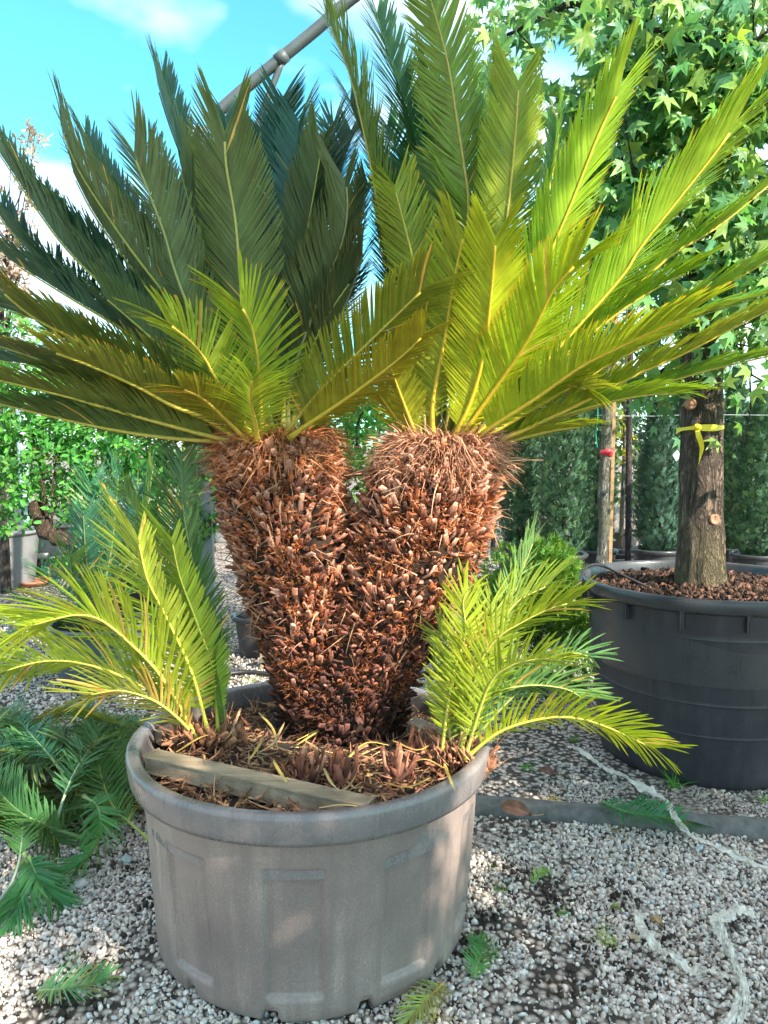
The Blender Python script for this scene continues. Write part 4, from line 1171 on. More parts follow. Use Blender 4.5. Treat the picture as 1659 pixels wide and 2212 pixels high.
cutfrond([(-5, 1950), (27, 1899), (44, 1839), (50, 1760)], [.03, .08, .13, .16], 'bare-stalked cut frond slanting up at the left picture edge', 806, L=.12, t0=.4, rib=(.22, .26, .2))
cutfrond([(50, 1840), (62, 1880), (50, 1930), (28, 1985)], [.10, .08, .05, .02], 'green frond tip hanging down onto the gravel at lower left', 807, L=.14, col=(.10, .17, .06), sweep=(50, 15))
cutfrond([(62, 1850), (80, 1890), (105, 1925), (130, 1950)], [.10, .08, .05, .02], 'short green frond tip pointing right at the foot of the pile', 808, L=.12, col=(.10, .17, .06), sweep=(50, 15))
rg = np.random.default_rng(81)
for k in range(26):
    x0, y0 = rg.uniform(-60, 280), rg.uniform(1560, 1800)
    a = rg.uniform(-.5, .9) + (math.pi if rg.random() < .5 else 0)
    ln = rg.uniform(150, 300); bend = rg.uniform(-.5, .5)
    pts = [(x0 + math.cos(a + bend * t) * ln * (t - .5), y0 + math.sin(a + bend * t) * ln * .45 * (t - .5)) for t in (0, .33, .66, 1)]
    pts = [(min(x, 310), min(max(y, 1515), 1850)) for x, y in pts]
    z = rg.uniform(.04, .30) * np.clip((1850 - y0) / 200, .3, 1)
    cutfrond(pts, [z * .6, z, z, z * .5], 'dark green cut frond tangled in the pile left of the grey pot', 820 + k, 'cut fronds buried in the pile',
             col=(.10 + .06 * rg.random(), .115 + .05 * rg.random(), .035 + .02 * rg.random()), L=rg.uniform(.12, .17), mess=5, dead=.05, upn=(rg.normal(0, .5), rg.normal(-.2, .4), 1))
cutfrond([(85, 2140), (130, 2135), (180, 2128), (228, 2112)], [.012, .03, .03, .02], 'green frond tip with yellowed base on gravel at lower left', 850, name='frond_tip', wid=.0045, L=.075, col=(.22, .27, .12), dead=.30, step=.005, t0=.02, sweep=(66, 24), upn=(0, -.3, 1))
cutfrond([(1025, 2112), (1030, 2085), (1040, 2055), (1035, 2030)], [.012, .025, .025, .02], 'small green frond tip on gravel right of the pot foot', 851, name='frond_tip', wid=.0045, L=.065, col=(.19, .28, .09), dead=.08, step=.005, t0=.02, sweep=(66, 24))
cutfrond([(955, 2125), (930, 2150), (905, 2175), (880, 2205)], [.015, .03, .03, .015], 'dry yellow frond tip on gravel below the pot', 852, name='frond_tip', wid=.0045, L=.06, col=(.45, .32, .08), dead=.5, step=.0055, t0=.02, rib=(.4, .28, .08), sweep=(66, 24))
cutfrond([(1300, 1732), (1350, 1752), (1410, 1762), (1500, 1775)], [.07, .075, .07, .03], 'dark green frond piece lying across the concrete edging', 853, name='frond_tip', wid=.0045, L=.11, col=(.05, .16, .06), step=.005, t0=.02, sweep=(62, 24))
cutfrond([(1148, 1905), (1160, 1895), (1172, 1886), (1182, 1880)], [.012, .02, .02, .015], 'tiny yellow-green frond scrap on gravel right of the pot', 854, name='frond_tip', wid=.0045, L=.035, col=(.30, .33, .06), step=.007, t0=.02)

# ================================================================== broad dry leaves, grass, film
def dry_leaf(x, y, z, ln, wd, yaw, tilt, c, label, stalk=True):
    n, m = 15, 7
    u = np.linspace(0, 1, n); v = np.linspace(-1, 1, m)
    U, W = np.meshgrid(u, v, indexing='ij')
    half = wd / 2 * np.sin(np.pi * U**.85)**.8
    X = (U - .5) * ln; Yv = W * half; Z = .010 * W**2 + .012 * np.sin(U * 3.1) + .003 * np.sin(W * 5 + U * 14)
    V = np.stack([X, Yv, Z], -1).reshape(-1, 3)
    i, j = np.meshgrid(np.arange(n - 1), np.arange(m - 1), indexing='ij'); b = (i * m + j).ravel()
    F = np.stack([b, b + m, b + m + 1, b + 1], 1)
    mid = (np.abs(W) < .1).reshape(-1)
    cc = np.where(mid[:, None], np.array(c) * 1.5, np.array(c))
    if stalk:
        C, _ = catmull([[ln * .48, 0, .006], [ln * .62, .006, .0], [ln * .82, .022, -.004]], 10)
        Vs, Fs, _ = tube(C, .0016, 6, caps=False)
        F = np.vstack([F, Fs + len(V)]); V = np.vstack([V, Vs]); cc = np.vstack([cc, np.ones((len(Vs), 3)) * [.36, .22, .11]])
    o = add('dry_leaf', mesh_np('dry_leaf', V, [F], M_deadleaf, cc, True))
    g = G(x, y, z); o.location = g; o.rotation_euler = (tilt, R(6), yaw)
    tag(o, label, 'dry leaf')
dry_leaf(1115, 1752, .085, .115, .062, R(-25), R(32), (.22, .10, .065), 'large brown leathery leaf leaning on the concrete edging')
dry_leaf(1182, 1672, .02, .075, .042, R(-35), R(14), (.15, .07, .05), 'smaller dark brown leaf on the soil behind the edging')
dry_leaf(1418, 1997, .015, .040, .026, R(-30), R(10), (.38, .25, .13), 'small tan leaf beside the film strip on the gravel', False)
dry_leaf(1330, 1968, .012, .034, .018, R(-20), R(5), (.27, .27, .10), 'olive leaf scrap on the gravel in front of the edging', False)
dry_leaf(1172, 1575, .012, .030, .02, R(20), R(10), (.45, .28, .15), 'tiny orange leaf on soil near the black pot', False)

def tuft(x, y, h, n, c, label, seed, spread=1.0):
    rg = np.random.default_rng(seed)
    g = G(x, y, 0)
    p = g + rg.normal(0, .010 * spread, (n, 3)) * [1, 1, 0]
    d = unit(rg.normal(0, .55 * spread, (n, 3)) * [1, 1, .1] + [0, 0, 1])
    cols = np.array(c) * rg.uniform(.6, 1.35, (n, 1))
    V, F, C_ = blades(p, d, rg.uniform(.4, 1, n) * h, rg.uniform(.0015, .003, n), rg.normal(0, .35, (n, 3)) - [0, 0, .3], cols, 4)
    o = add('grass_tuft', mesh_np('grass_tuft', V, [F], M_frond, C_))
    tag(o, label, 'grass tuft')
tuft(1455, 1700, .11, 70, (.14, .30, .06), 'fresh grass tuft at the foot of the black pot', 1)
tuft(1240, 1600, .05, 60, (.13, .28, .05), 'small grass tuft behind the drooping offset frond', 2)
tuft(1310, 2035, .06, 80, (.36, .34, .10), 'yellowing grass tuft in the open gravel at right', 3, 1.4)
tuft(1215, 1980, .045, 26, (.13, .30, .06), 'thin green grass blades on the gravel left of the yellow tuft', 4)
tuft(1085, 1925, .05, 30, (.18, .26, .06), 'wispy grass close to the right side of the grey pot', 5, 1.5)
tuft(1060, 1880, .04, 30, (.15, .22, .06), 'short grass under the right side of the grey pot', 6, 1.4)
tuft(1140, 1660, .04, 60, (.14, .28, .06), 'green weeds just behind the edging near the pot', 7, 1.6)
tuft(1600, 1855, .03, 30, (.30, .30, .10), 'faint dry grass on the gravel at the right picture edge', 8, 2)
tuft(930, 2205, .05, 50, (.42, .36, .12), 'straw-coloured grass clump under the pot front', 9, 1.4)
tuft(1700 - 50, 1730, .05, 30, (.16, .28, .06), 'grass at the kerb by the black pot far right', 10)
tuft(150, 2075, .04, 36, (.22, .26, .10), 'sparse grass above the frond tip at lower left', 11, 1.6)
tuft(1190, 1730, .045, 40, (.36, .25, .09), 'dry straw against the edging near the big brown leaf', 12, 2.0)
tuft(1340, 1800, .04, 60, (.42, .28, .11), 'dry straw heap in front of the edging', 13, 2.2)
tuft(900, 1480, .06, 30, (.25, .33, .05), 'weeds on the ground behind the trunk at right', 14, 2)
tuft(540, 1470, .06, 60, (.30, .36, .05), 'sunlit weeds on the ground behind the pot at left', 15, 3)
tuft(130, 1455, .05, 40, (.30, .36, .06), 'sunlit weeds on gravel near the blue grey pot', 16, 1.6)

def film(pts, wds, label, seed, z=.035):
    rg = np.random.default_rng(seed)
    w = [G(x, y, z) for x, y in pts]
    n = 70; C, _ = catmull(w, n)
    T = unit(np.gradient(C, axis=0)); S_ = unit(np.cross(T, [0, 0, 1]))
    wd = np.interp(np.linspace(0, 1, n), np.linspace(0, 1, len(wds)), wds)
    m = 7; vv = np.linspace(-1, 1, m)
    tw = np.cumsum(rg.normal(0, .16, n)); tw -= np.linspace(0, tw[-1], n)
    wr = rg.normal(0, .005, (n, m))
    V = C[:, None] + S_[:, None] * (wd[:, None] * vv)[:, :, None] * np.cos(tw)[:, None, None] * .9
    V[:, :, 2] += wd[:, None] * vv * np.sin(tw)[:, None] * .6 + wr + .006 * np.sin(np.arange(n) * .35)[:, None]
    V[:, :, 2] = np.maximum(V[:, :, 2], .018)
    i, j = np.meshgrid(np.arange(n - 1), np.arange(m - 1), indexing='ij'); b = (i * m + j).ravel()
    F = np.stack([b, b + 1, b + m + 1, b + m], 1)
    o = add('plastic_film_strip', mesh_np('plastic_film_strip', V.reshape(-1, 3), [F], M_film, None, True))
    tag(o, label, 'plastic strip')
film([(1232, 1612), (1290, 1645), (1350, 1680), (1410, 1710), (1440, 1728), (1447, 1750), (1480, 1790), (1530, 1825), (1600, 1855), (1680, 1880)], [.018, .024, .03, .026, .03, .018, .016, .014, .016, .016], 'long clear plastic strip trailing from the black pot over the edging', 1, .06)
film([(1375, 1968), (1385, 2000), (1400, 2025), (1450, 2065), (1510, 2098), (1580, 2105)], [.012, .016, .018, .012, .016, .010], 'short clear plastic strip on the gravel with a loose torn end', 2)
film([(1630, 1975), (1590, 1970), (1550, 1985), (1552, 2020), (1580, 2070), (1605, 2120), (1590, 2180), (1560, 2215)], [.022, .030, .016, .010, .010, .012, .010, .008], 'crumpled clear plastic strip hanging in a loop at right', 3)
film([(1552, 1985), (1575, 2040), (1592, 2090), (1612, 2140), (1608, 2190), (1585, 2225)], [.006, .008, .008, .01, .008, .006], 'thin second strand of clear plastic beside the crumpled loop', 4, .045)

# ================================================================== the sweetgum in the black pot
tree = thing('sweetgum_tree', (P(1512, 1275, 3.45)[0], 3.45, .74), 'thick-trunked star-leaved tree growing in the big black pot', 'tree')
tb = P(1512, 1290, 3.45); tb[2] = .70
tpts = [tb, P(1513, 1150, 3.45), P(1514, 900, 3.45), P(1522, 700, 3.46), P(1532, 500, 3.48), P(1548, 330, 3.52), P(1570, 150, 3.58), P(1590, -60, 3.62), P(1600, -260, 3.66)]
C, _ = catmull(tpts, 90)
s = np.linspace(0, 1, 90)
rad = np.interp(s, [0, .04, .12, .45, .6, .8, 1], [.125, .105, .092, .086, .075, .045, .02])
V, F, F3 = tube(C, rad, 40, ref=(0, 1, 0))
nz = (vnoise(np.arctan2(V[:, 1] - 3.45, V[:, 0] - tb[0]) * 4.2 + 30, V[:, 2] * 3.5, 1.0, 21) - .5) * .016 + (vnoise(np.arctan2(V[:, 1] - 3.45, V[:, 0] - tb[0]) * 11 + 30, V[:, 2] * 7, 1.0, 22) - .5) * .010
cen = np.repeat(C, 40, 0)
Vn = V.copy(); Vn[:len(cen)] += unit(V[:len(cen)] - cen) * nz[:len(cen), None]
add('trunk', mesh_np('trunk', Vn, [F, F3], M_bark, None, True), tree)
for (x, y) in ((1543, 1122), (1492, 872)):       # pruning scars
    p = P(x, y, 3.45 - .088)
    V0, F0 = lathe([(.024, -.02), (.025, .004), (.019, .010), (.015, .006), (.004, .005), (.0005, .006)], 20)
    n_ = unit(np.array([(x - 1514) / 150, -1, .1])); Mx = frames(np.array([np.cross([0, 0, 1], n_)]), np.array([[0, 0, 1]]))[0]
    Mx = np.stack([Mx[:, 0], np.cross(n_, Mx[:, 0]), n_], 1)
    add('pruning_scar', mesh_np('pruning_scar', V0 @ Mx.T + p, [F0], M_cutwood, None, True), tree)
limbs = [
    [(1532, 520, 3.48), (1470, 470, 3.3), (1400, 430, 3.2), (1300, 470, 3.3)],
    [(1536, 470, 3.48), (1600, 420, 3.4), (1700, 430, 3.3)],
    [(1545, 360, 3.52), (1570, 260, 3.3), (1600, 110, 3.1), (1670, 50, 3.0)],
    [(1600, 110, 3.1), (1560, 92, 3.05), (1480, 95, 3.0), (1350, 77, 3.0)],
    [(1548, 330, 3.52), (1500, 180, 3.4), (1430, 165, 3.3), (1330, 160, 3.2), (1290, 200, 3.2)],
    [(1570, 260, 3.3), (1620, 175, 3.3), (1690, 165, 3.3)],
    [(1560, 200, 3.56), (1400, 60, 3.5), (1250, 20, 3.5), (1180, 30, 3.4), (1085, 80, 3.4)],
    [(1400, 430, 3.2), (1340, 350, 3.2), (1280, 360, 3.3), (1180, 330, 3.4)],
    [(1540, 420, 3.5), (1450, 240, 3.7), (1380, 230, 3.9)],
    [(1536, 470, 3.48), (1610, 450, 3.7), (1700, 470, 3.9)],
    [(1570, 150, 3.58), (1640, -20, 3.8), (1720, -120, 4.0)],
    [(1525, 640, 3.46), (1590, 560, 3.3), (1680, 570, 3.2)],
    [(1525, 680, 3.46), (1590, 740, 3.3), (1650, 800, 3.2)],
    [(1490, 215, 3.2), (1490, 150, 3.1), (1488, 130, 3.1)],
    [(1522, 720, 3.46), (1450, 790, 3.7), (1380, 830, 3.8)],
    [(1320, 470, 3.3), (1300, 450, 3.5), (1290, 440, 3.7)]]
limb_pts = []
for k, l_ in enumerate(limbs):
    w = [P(*q) for q in l_]
    C, ln = catmull(w, 30)
    C = C + np.cumsum(RNG.normal(0, .0035, C.shape), 0) * np.linspace(0, 1, 30)[:, None]
    r0 = .030 if k in (2, 6, 0) else .019
    add('limb', tube_mesh('limb', C, np.linspace(r0, .007, 30), M_limb, 8, jit=.06), tree)
    limb_pts.append(C)
    for j in range(7):
        a0 = C[int(RNG.integers(6, 29))]; e = a0 + RNG.normal(0, .16, 3) + np.array([0, 0, .05]); mid = (a0 + e) / 2 + RNG.normal(0, .02, 3)
        add('twig', tube_mesh('twig', catmull([a0, mid, e], 8)[0], np.linspace(.0045, .0018, 8), M_limb, 5), tree)

def star_leaf():
    tips = [(90, 1.0), (38, .92), (142, .92), (-18, .62), (198, .62)]
    vals = [(64, .42), (116, .42), (10, .40), (170, .40)]
    order = [(-90, .14), (-18, .62), (10, .40), (38, .92), (64, .42), (90, 1.0), (116, .42), (142, .92), (170, .40), (198, .62)]
    V = [[0, 0, .0]]
    for a, r in order:
        r_ = r; V.append([math.sin(R(a)) * r_, math.cos(R(a)) * r_, -.34 * r_ * r_ + (.08 if r_ < .45 else 0) + .05 * math.sin(a * .07)])
    V = np.array(V) * .5
    V[:, 0] += .05
    F = np.array([[0, k, k % 10 + 1] for k in range(1, 11)])
    return V, F
ST_V, ST_F = star_leaf()
# local X = leaf axis, Z = blade normal; put the stalk end at the origin
rg = np.random.default_rng(91)
cand = []
while len(cand) < 6800:
    if rg.random() < .62:
        C = limb_pts[rg.integers(0, len(limb_pts))]
        p = C[int(rg.integers(8, 30))] + rg.normal(0, .13, 3)
    else:
        x = rg.uniform(1010, 1900); y = rg.uniform(-420, 760)
        if x < 1180 and y > 260: continue
        p = P(x, y, rg.uniform(2.95, 4.7))
    if p[1] < 2.85: continue
    q = p - CAM; cp, sp = math.cos(PITCH), math.sin(PITCH)
    zc = q[1] * cp - q[2] * sp; px = 829.5 + FPX * q[0] / zc; py = 1106 - FPX * (q[1] * sp + q[2] * cp) / zc
    if px < 1000 + max(0, py - 150) * .5 and py < 900: continue
    gap = any((px - a)**2 + (py - b)**2 < r * r for a, b, r in ((1215, 125, 45), (1185, 150, 30), (1330, 440, 24), (1640, 60, 22), (1420, 345, 20), (1650, 320, 26), (1150, 30, 0), (1365, 590, 30), (1585, 130, 20)))
    if gap: continue
    if py > 700 and not (rg.random() < .35): continue
    cand.append(np.append(p, [px, py, zc]))
cand = np.array(cand)
n = len(cand)
ax = unit(rg.normal(0, .55, (n, 3)) + np.array([0, -.25, -.75]))
nr = rg.normal(0, .5, (n, 3)) + np.array([.15, -.75, .55])
ML = frames(ax, nr)
SL = rg.uniform(.07, .16, n)
gcol = np.array([[.10, .26, .06], [.07, .21, .075], [.16, .30, .05], [.05, .17, .06]])[rg.choice(4, n, p=[.4, .3, .18, .12])] * rg.uniform(.75, 1.2, (n, 1))
M_star = leaf_mat('star leaf', .45, .45, (.75, .88, .95), rnd=.2, tgain=(1.3, 1.25, .6), tint=(1.75, 1.55, 2.1))
vis = (cand[:, 3] > 960) & (cand[:, 3] < 1680) & (cand[:, 4] > -20) & (cand[:, 4] < 950)
score = np.where(vis, SL / cand[:, 5], 0)
order = np.argsort(-score)
star_me = [mesh_np('leaf', ST_V, [ST_F], M_star, np.ones((len(ST_V), 3)) * c) for c in ([.10, .26, .06], [.07, .21, .075], [.16, .30, .05])]
for k in order[:300]:
    o = add('leaf', star_me[int(rg.integers(0, 3))], tree)
    o.matrix_basis = mat4(ML[k], cand[k, :3], SL[k])
q = order[300:]
V, F, C_ = scatter(ST_V, ST_F, ML[q], cand[q, :3], SL[q], gcol[q])
tag(add('leaves', mesh_np('leaves', V, [F], M_star, C_), tree), kind='stuff')

# ribbon round the trunk
rib = thing('yellow_ribbon', P(1512, 925, 3.35), 'yellow plastic ribbon tied round the thick tree trunk', 'ribbon')
cz = P(1512, 925, 3.45); th = np.linspace(0, 2 * math.pi, 49)
V = []
for a in th:
    zz = cz[2] + .010 * math.cos(a) + .006 * math.sin(2 * a)
    hw = .011 + .004 * math.sin(3 * a)
    for s_ in (-1, 1): V.append([cz[0] + .0985 * math.cos(a), 3.45 + .0985 * math.sin(a), zz + s_ * hw])
b = np.arange(48) * 2
add('band', mesh_np('band', np.array(V), [np.stack([b, b + 2, b + 3, b + 1], 1)], M_ribbon, None, True), rib)
C, _ = catmull([P(1506, 924, 3.338), P(1509, 940, 3.328), P(1516, 965, 3.335), P(1513, 985, 3.338), P(1509, 1003, 3.338)], 24)
wd = np.interp(np.linspace(0, 1, 24), [0, .3, .7, 1], [.010, .013, .010, .003])
sd = np.stack([np.cos(np.linspace(0, 1.4, 24)), -.5 * np.sin(np.linspace(0, 1.4, 24)), np.zeros(24)], 1)
V = np.stack([C - sd * wd[:, None], C + sd * wd[:, None]], 1).reshape(-1, 3); b = np.arange(23) * 2
add('ribbon_tail', mesh_np('ribbon_tail', V, [np.stack([b, b + 1, b + 3, b + 2], 1)], M_ribbon, None, True), rib)
V, F, F3 = tube(catmull([P(1498, 927, 3.34), P(1506, 922, 3.333), P(1514, 926, 3.34)], 9)[0], [.004, .009, .012, .014, .014, .013, .011, .008, .004], 8)
add('knot', mesh_np('knot', V, [F, F3], M_ribbon, None, True), rib)
# drip hose over the rim
C, _ = catmull([P(1250, 1262, 3.0), P(1268, 1225, 3.12), P(1300, 1222, 3.2), P(1350, 1245, 3.3), P(1400, 1268, 3.35)], 40)
tag(add('drip_hose', tube_mesh('drip_hose', C, .0055, M_hose, 8)), 'thin black drip hose over the rim of the big black pot', 'hose')

# ================================================================== background, right
def sprays(c, rx, ry, z0, z1, n, seed, shape, size, cols, upw=1.0):
    """upright scale-leaf sprays on a column"""
    rg = np.random.default_rng(seed)
    u = rg.random(n); th = rg.uniform(0, 2 * math.pi, n)
    prof = shape(u)
    lump = .82 + .36 * vnoise(th * 1.9 + 9, u * 9 + seed, 1.0, seed)
    depth = rg.uniform(.62, 1.03, n)
    r = prof * lump * depth
    p = np.stack([c[0] + np.cos(th) * rx * r, c[1] + np.sin(th) * ry * r, z0 + (z1 - z0) * u], 1)
    nrm = np.stack([np.cos(th), np.sin(th), np.zeros(n)], 1)
    d = unit(nrm * .5 + np.array([0, 0, upw]) + rg.normal(0, .33, (n, 3)))
    cl = np.array(cols)[rg.integers(0, len(cols), n)] * rg.uniform(.6, 1.3, (n, 1))
    return p, d, nrm, cl, rg

# a small feathery spray: axis with three pairs of side blades
def spray_shape():
    V, F = [], []
    def bl(a, b, w):
        a, b = np.array(a, float), np.array(b, float); t = unit(b - a); s_ = unit(np.cross(t, [0, 0, 1])); k = len(V)
        V.extend([a - s_ * w * .5, a + s_ * w * .5, (a + b) / 2 + s_ * w, b, (a + b) / 2 - s_ * w]); F.extend([[k, k + 1, k + 2], [k, k + 2, k + 4], [k + 4, k + 2, k + 3]])
    bl([0, 0, 0], [1, 0, .06], .07)
    for x, s_ in ((.2, .5), (.5, .42)):
        bl([x, 0, .02], [x + s_ * .75, s_ * .62, .06], .065); bl([x, 0, .02], [x + s_ * .75, -s_ * .62, -.02], .065)
    return np.array(V), np.array(F)
SP_V, SP_F = spray_shape()
M_cyp = leaf_mat('cypress spray', .6, .18, (.8, .9, .95), rnd=.0)
CYP = [[.080, .165, .085], [.060, .135, .065], [.115, .205, .09], [.04, .095, .05]]
def cypress(x, ybase, Y, w, top, label, seed, potr=.17, pot=True, cols=CYP, n=3600):
    base = P(x, ybase, Y); z0 = max(.12, base[2]); z1 = P(x, top, Y)[2]
    c = np.array([base[0], Y, z0])
    root = thing('cypress', c, label, 'cypress', 'potted cypresses behind the black pot')
    rad = w / FPX * Y * .39
    shape = lambda u: np.clip(np.minimum((u + .03) / .12, 1), 0, 1)**.6 * np.clip((1.02 - u) / .45, 0, 1)**.55
    add('stem', tube_mesh('stem', [c + [0, 0, -.1], c + [0, 0, .3], [c[0], c[1], z1 - .1]], [.03, .025, .006], M_darkstem, 7), root)
    p, d, nrm, cl, rg = sprays(c, rad, rad, z0, z1, n, seed, shape, .1, cols)
    V, F, C_ = scatter(SP_V, SP_F, frames(d, nrm), p, rg.uniform(.040, .085, len(p)), cl)
    add('foliage', mesh_np('foliage', V, [F], M_cyp, C_), root)
    if pot:
        simple_pot('nursery_pot', c, potr, potr * .82, z0 + .04, M_black, M_blackrim, label + ', its black pot', soilmat=M_soil2, soilz=z0)
    return root
cypress(1120, 1175, 6.3, 110, 780, 'dark cypress just right of the shaggy trunk', 1)
cypress(1215, 1205, 5.8, 128, 760, 'cypress with brown inner stem left of the pale young trunk', 2)
cypress(1288, 1195, 6.9, 90, 720, 'narrow shaded cypress behind the pale young trunk', 3)
cypress(1418, 1195, 5.9, 108, 872, 'blue-green pointed cypress between dark stem and thick trunk', 4, cols=[[.085, .165, .115], [.07, .14, .09], [.10, .18, .12], [.05, .10, .06]])
cypress(1468, 1190, 7.0, 80, 800, 'cypress half hidden behind the left of the thick trunk', 5)
cypress(1578, 1190, 7.0, 70, 800, 'dark narrow cypress just right of the thick trunk', 6)
cypress(1632, 1205, 5.9, 118, 860, 'bushy cypress at the right picture edge', 7)
cypress(1735, 1205, 6.2, 118, 840, 'cypress out past the right picture edge', 8)
# second line farther back
for k, x in enumerate((1065, 1170, 1258, 1392, 1545, 1690)):
    cypress(x, 1170, 8.9 + .5 * (k % 3), 96, 690 + 30 * (k % 2), 'tall dark cypress in the far row, number %s from the trunk' % ('first second third fourth fifth sixth seventh eighth'.split()[k]), 30 + k, pot=False, n=2000, cols=[[.030, .070, .045], [.022, .055, .032], [.04, .085, .045]])

# small yellow-leaved tree seen in a gap
M_small = leaf_mat('small leaf', .5, .40, (.85, 1.0, .8), rnd=.15, tint=(1.22, 1.22, .95), spec=.3)
LEAF_V = np.array([[0, 0, 0], [.28, .17, .03], [.62, .19, .02], [1, 0, -.06], [.62, -.19, .02], [.28, -.17, .03], [.45, 0, -.03]])
LEAF_F = np.array([[0, 6, 1], [1, 6, 2], [2, 6, 3], [3, 6, 4], [4, 6, 5], [5, 6, 0]])
def leaf_cloud(root, centers, n, size, cols, seed, up=.6, singles=0, nm='leaf', face=None):
    """rosettes of small leaves round the given centres (x, y, z, radius)"""
    rg = np.random.default_rng(seed)
    cen = np.array(centers); wgt = cen[:, 3]**2; wgt /= wgt.sum()
    k = rg.choice(len(cen), n // 7, p=wgt)
    dirs = unit(rg.normal(size=(len(k), 3)))
    pc = cen[k, :3] + dirs * (cen[k, 3] * rg.uniform(.45, 1.0, len(k))**.6)[:, None]
    pc = np.repeat(pc, 7, 0); dd = np.repeat(dirs, 7, 0); m = len(pc)
    ph = np.tile(np.arange(7) * 2.4, len(k)) + np.repeat(rg.uniform(0, 6, len(k)), 7)
    axis_ = unit(dd + np.array([0, -.2, up])); e1 = unit(np.cross(axis_, rg.normal(size=(1, 3)))); e2 = np.cross(axis_, e1)
    d = unit(e1 * np.cos(ph)[:, None] + e2 * np.sin(ph)[:, None] + axis_ * rg.uniform(.1, .9, (m, 1)))
    p = pc + axis_ * (np.tile(np.arange(7), len(k)) * size * .16)[:, None] + rg.normal(0, size * .15, (m, 3))
    S_ = size * rg.uniform(.6, 1.2, m)
    cl = np.array(cols)[rg.integers(0, len(cols), m)] * rg.uniform(.75, 1.25, (m, 1))
    Mx = frames(d, axis_ + rg.normal(0, .2, (m, 3)))
    first = np.zeros(m, bool)
    if singles:
        order = np.argsort(p[:, 1] + rg.normal(0, .05, m))[:singles]
        first[order] = True
        mes = [mesh_np(nm, LEAF_V, [LEAF_F], M_small, np.ones((7, 3)) * np.array(c)) for c in cols]
        for i in order:
            o = add(nm, mes[int(rg.integers(0, len(mes)))], root); o.matrix_basis = mat4(Mx[i], p[i], S_[i])
    q = ~first
    V, F, C_ = scatter(LEAF_V, LEAF_F, Mx[q], p[q], S_[q], cl[q])
    o = add('leaves', mesh_np('leaves', V, [F], M_small, C_), root)
    if root.parent is None: tag(o, kind='stuff')

yt = thing('yellow_tree', (P(1340, 1180, 9.2)[0], 9.2, 0), 'slim yellow-leaved tree in the gap behind the cypresses', 'tree')
b0 = np.array([P(1340, 1180, 9.2)[0], 9.2, 0])
add('trunk', tube_mesh('trunk', [b0, b0 + [0.02, 0, 1.3], b0 + [0, 0, 3.0]], [.03, .025, .012], M_pale, 8), yt)
leaf_cloud(yt, [tuple(P(x, y, 9.2)) + (r,) for x, y, r in ((1335, 880, .20), (1345, 960, .18), (1328, 920, .16), (1350, 820, .25), (1335, 740, .25))], 1000, .06, [[.55, .40, .03], [.45, .36, .03], [.60, .45, .04]], 5)
# slim pale trunk, stake, dark stem
def stem_thing(name, pts, rad, mat, label, cat, seg=12, jit=.02):
    C, _ = catmull(pts, 40)
    base = C[0]
    root = thing(name, base, label, cat)
    r_ = np.interp(np.linspace(0, 1, 40), np.linspace(0, 1, len(rad)), rad)
    r_ = r_ * (1 + .10 * (np.sin(np.arange(40) * 1.17) > .93) + .03 * np.sin(np.arange(40) * .7))
    add('trunk', tube_mesh('trunk', C, r_, mat, seg, jit=jit), root)
    return root, C
g0 = P(1300, 1215, 5.2)
t1, C1 = stem_thing('young_tree', [[g0[0], 5.2, .1], P(1300, 1215, 5.2), P(1306, 1130, 5.2), P(1303, 1050, 5.2), P(1310, 960, 5.2), P(1312, 870, 5.2), P(1318, 700, 5.2), P(1330, 480, 5.25)], [.040, .038, .034, .030, .024], M_pale, 'pale-barked young trunk with red tape tied to a stake', 'tree')
leaf_cloud(t1, [tuple(P(x, y, 5.2)) + (r,) for x, y, r in ((1330, 480, .3), (1280, 420, .28), (1390, 430, .28), (1340, 340, .3))], 900, .08, [[.10, .24, .06], [.07, .2, .06]], 6)
add('red_tape', tube_mesh('red_tape', [P(1309, 984, 5.2), P(1310, 978, 5.2), P(1310, 972, 5.2)], [.041, .044, .041], M_red, 14), t1)
V, F, F3 = tube(catmull([P(1303, 980, 5.15), P(1314, 974, 5.14), P(1322, 979, 5.15)], 7)[0], [.004, .012, .018, .014, .016, .01, .004], 8)
add('tape_knot', mesh_np('tape_knot', V, [F, F3], M_red, None, True), t1)
pa = P(1322, 1210, 5.24); pb = P(1323, 860, 5.24)
o = add('tree_stake', box_mesh('tree_stake', [(pa[0] + pb[0]) / 2, 5.25, 1.15], [.013, 0, 0], [0, .013, 0], [0, 0, 1.15], M_stake, .002))
tag(o, 'square wooden stake beside the pale young trunk', 'stake')
simple_pot('nursery_pot', (g0[0] + .04, 5.22), .24, .20, .42, M_black, M_blackrim, 'black pot of the pale young trunk behind the big pot', soilmat=M_soil2)
g1 = P(1357, 1190, 6.6)
t2, C2 = stem_thing('dark_young_tree', [[g1[0], 6.6, .1], P(1357, 1190, 6.6), P(1358, 1000, 6.6), P(1360, 880, 6.6), P(1362, 700, 6.6), P(1360, 500, 6.6)], [.028, .026, .024, .020], M_darkstem, 'thin dark straight stem between pale trunk and blue-green cypress', 'tree')
leaf_cloud(t2, [tuple(P(x, y, 6.6)) + (r,) for x, y, r in ((1360, 500, .35), (1410, 440, .3), (1320, 430, .3))], 700, .08, [[.10, .24, .06], [.07, .2, .06]], 7)
simple_pot('nursery_pot', (g1[0], 6.6), .20, .16, .38, M_black, M_blackrim, 'black pot under the thin dark straight stem', soilmat=M_soil2)
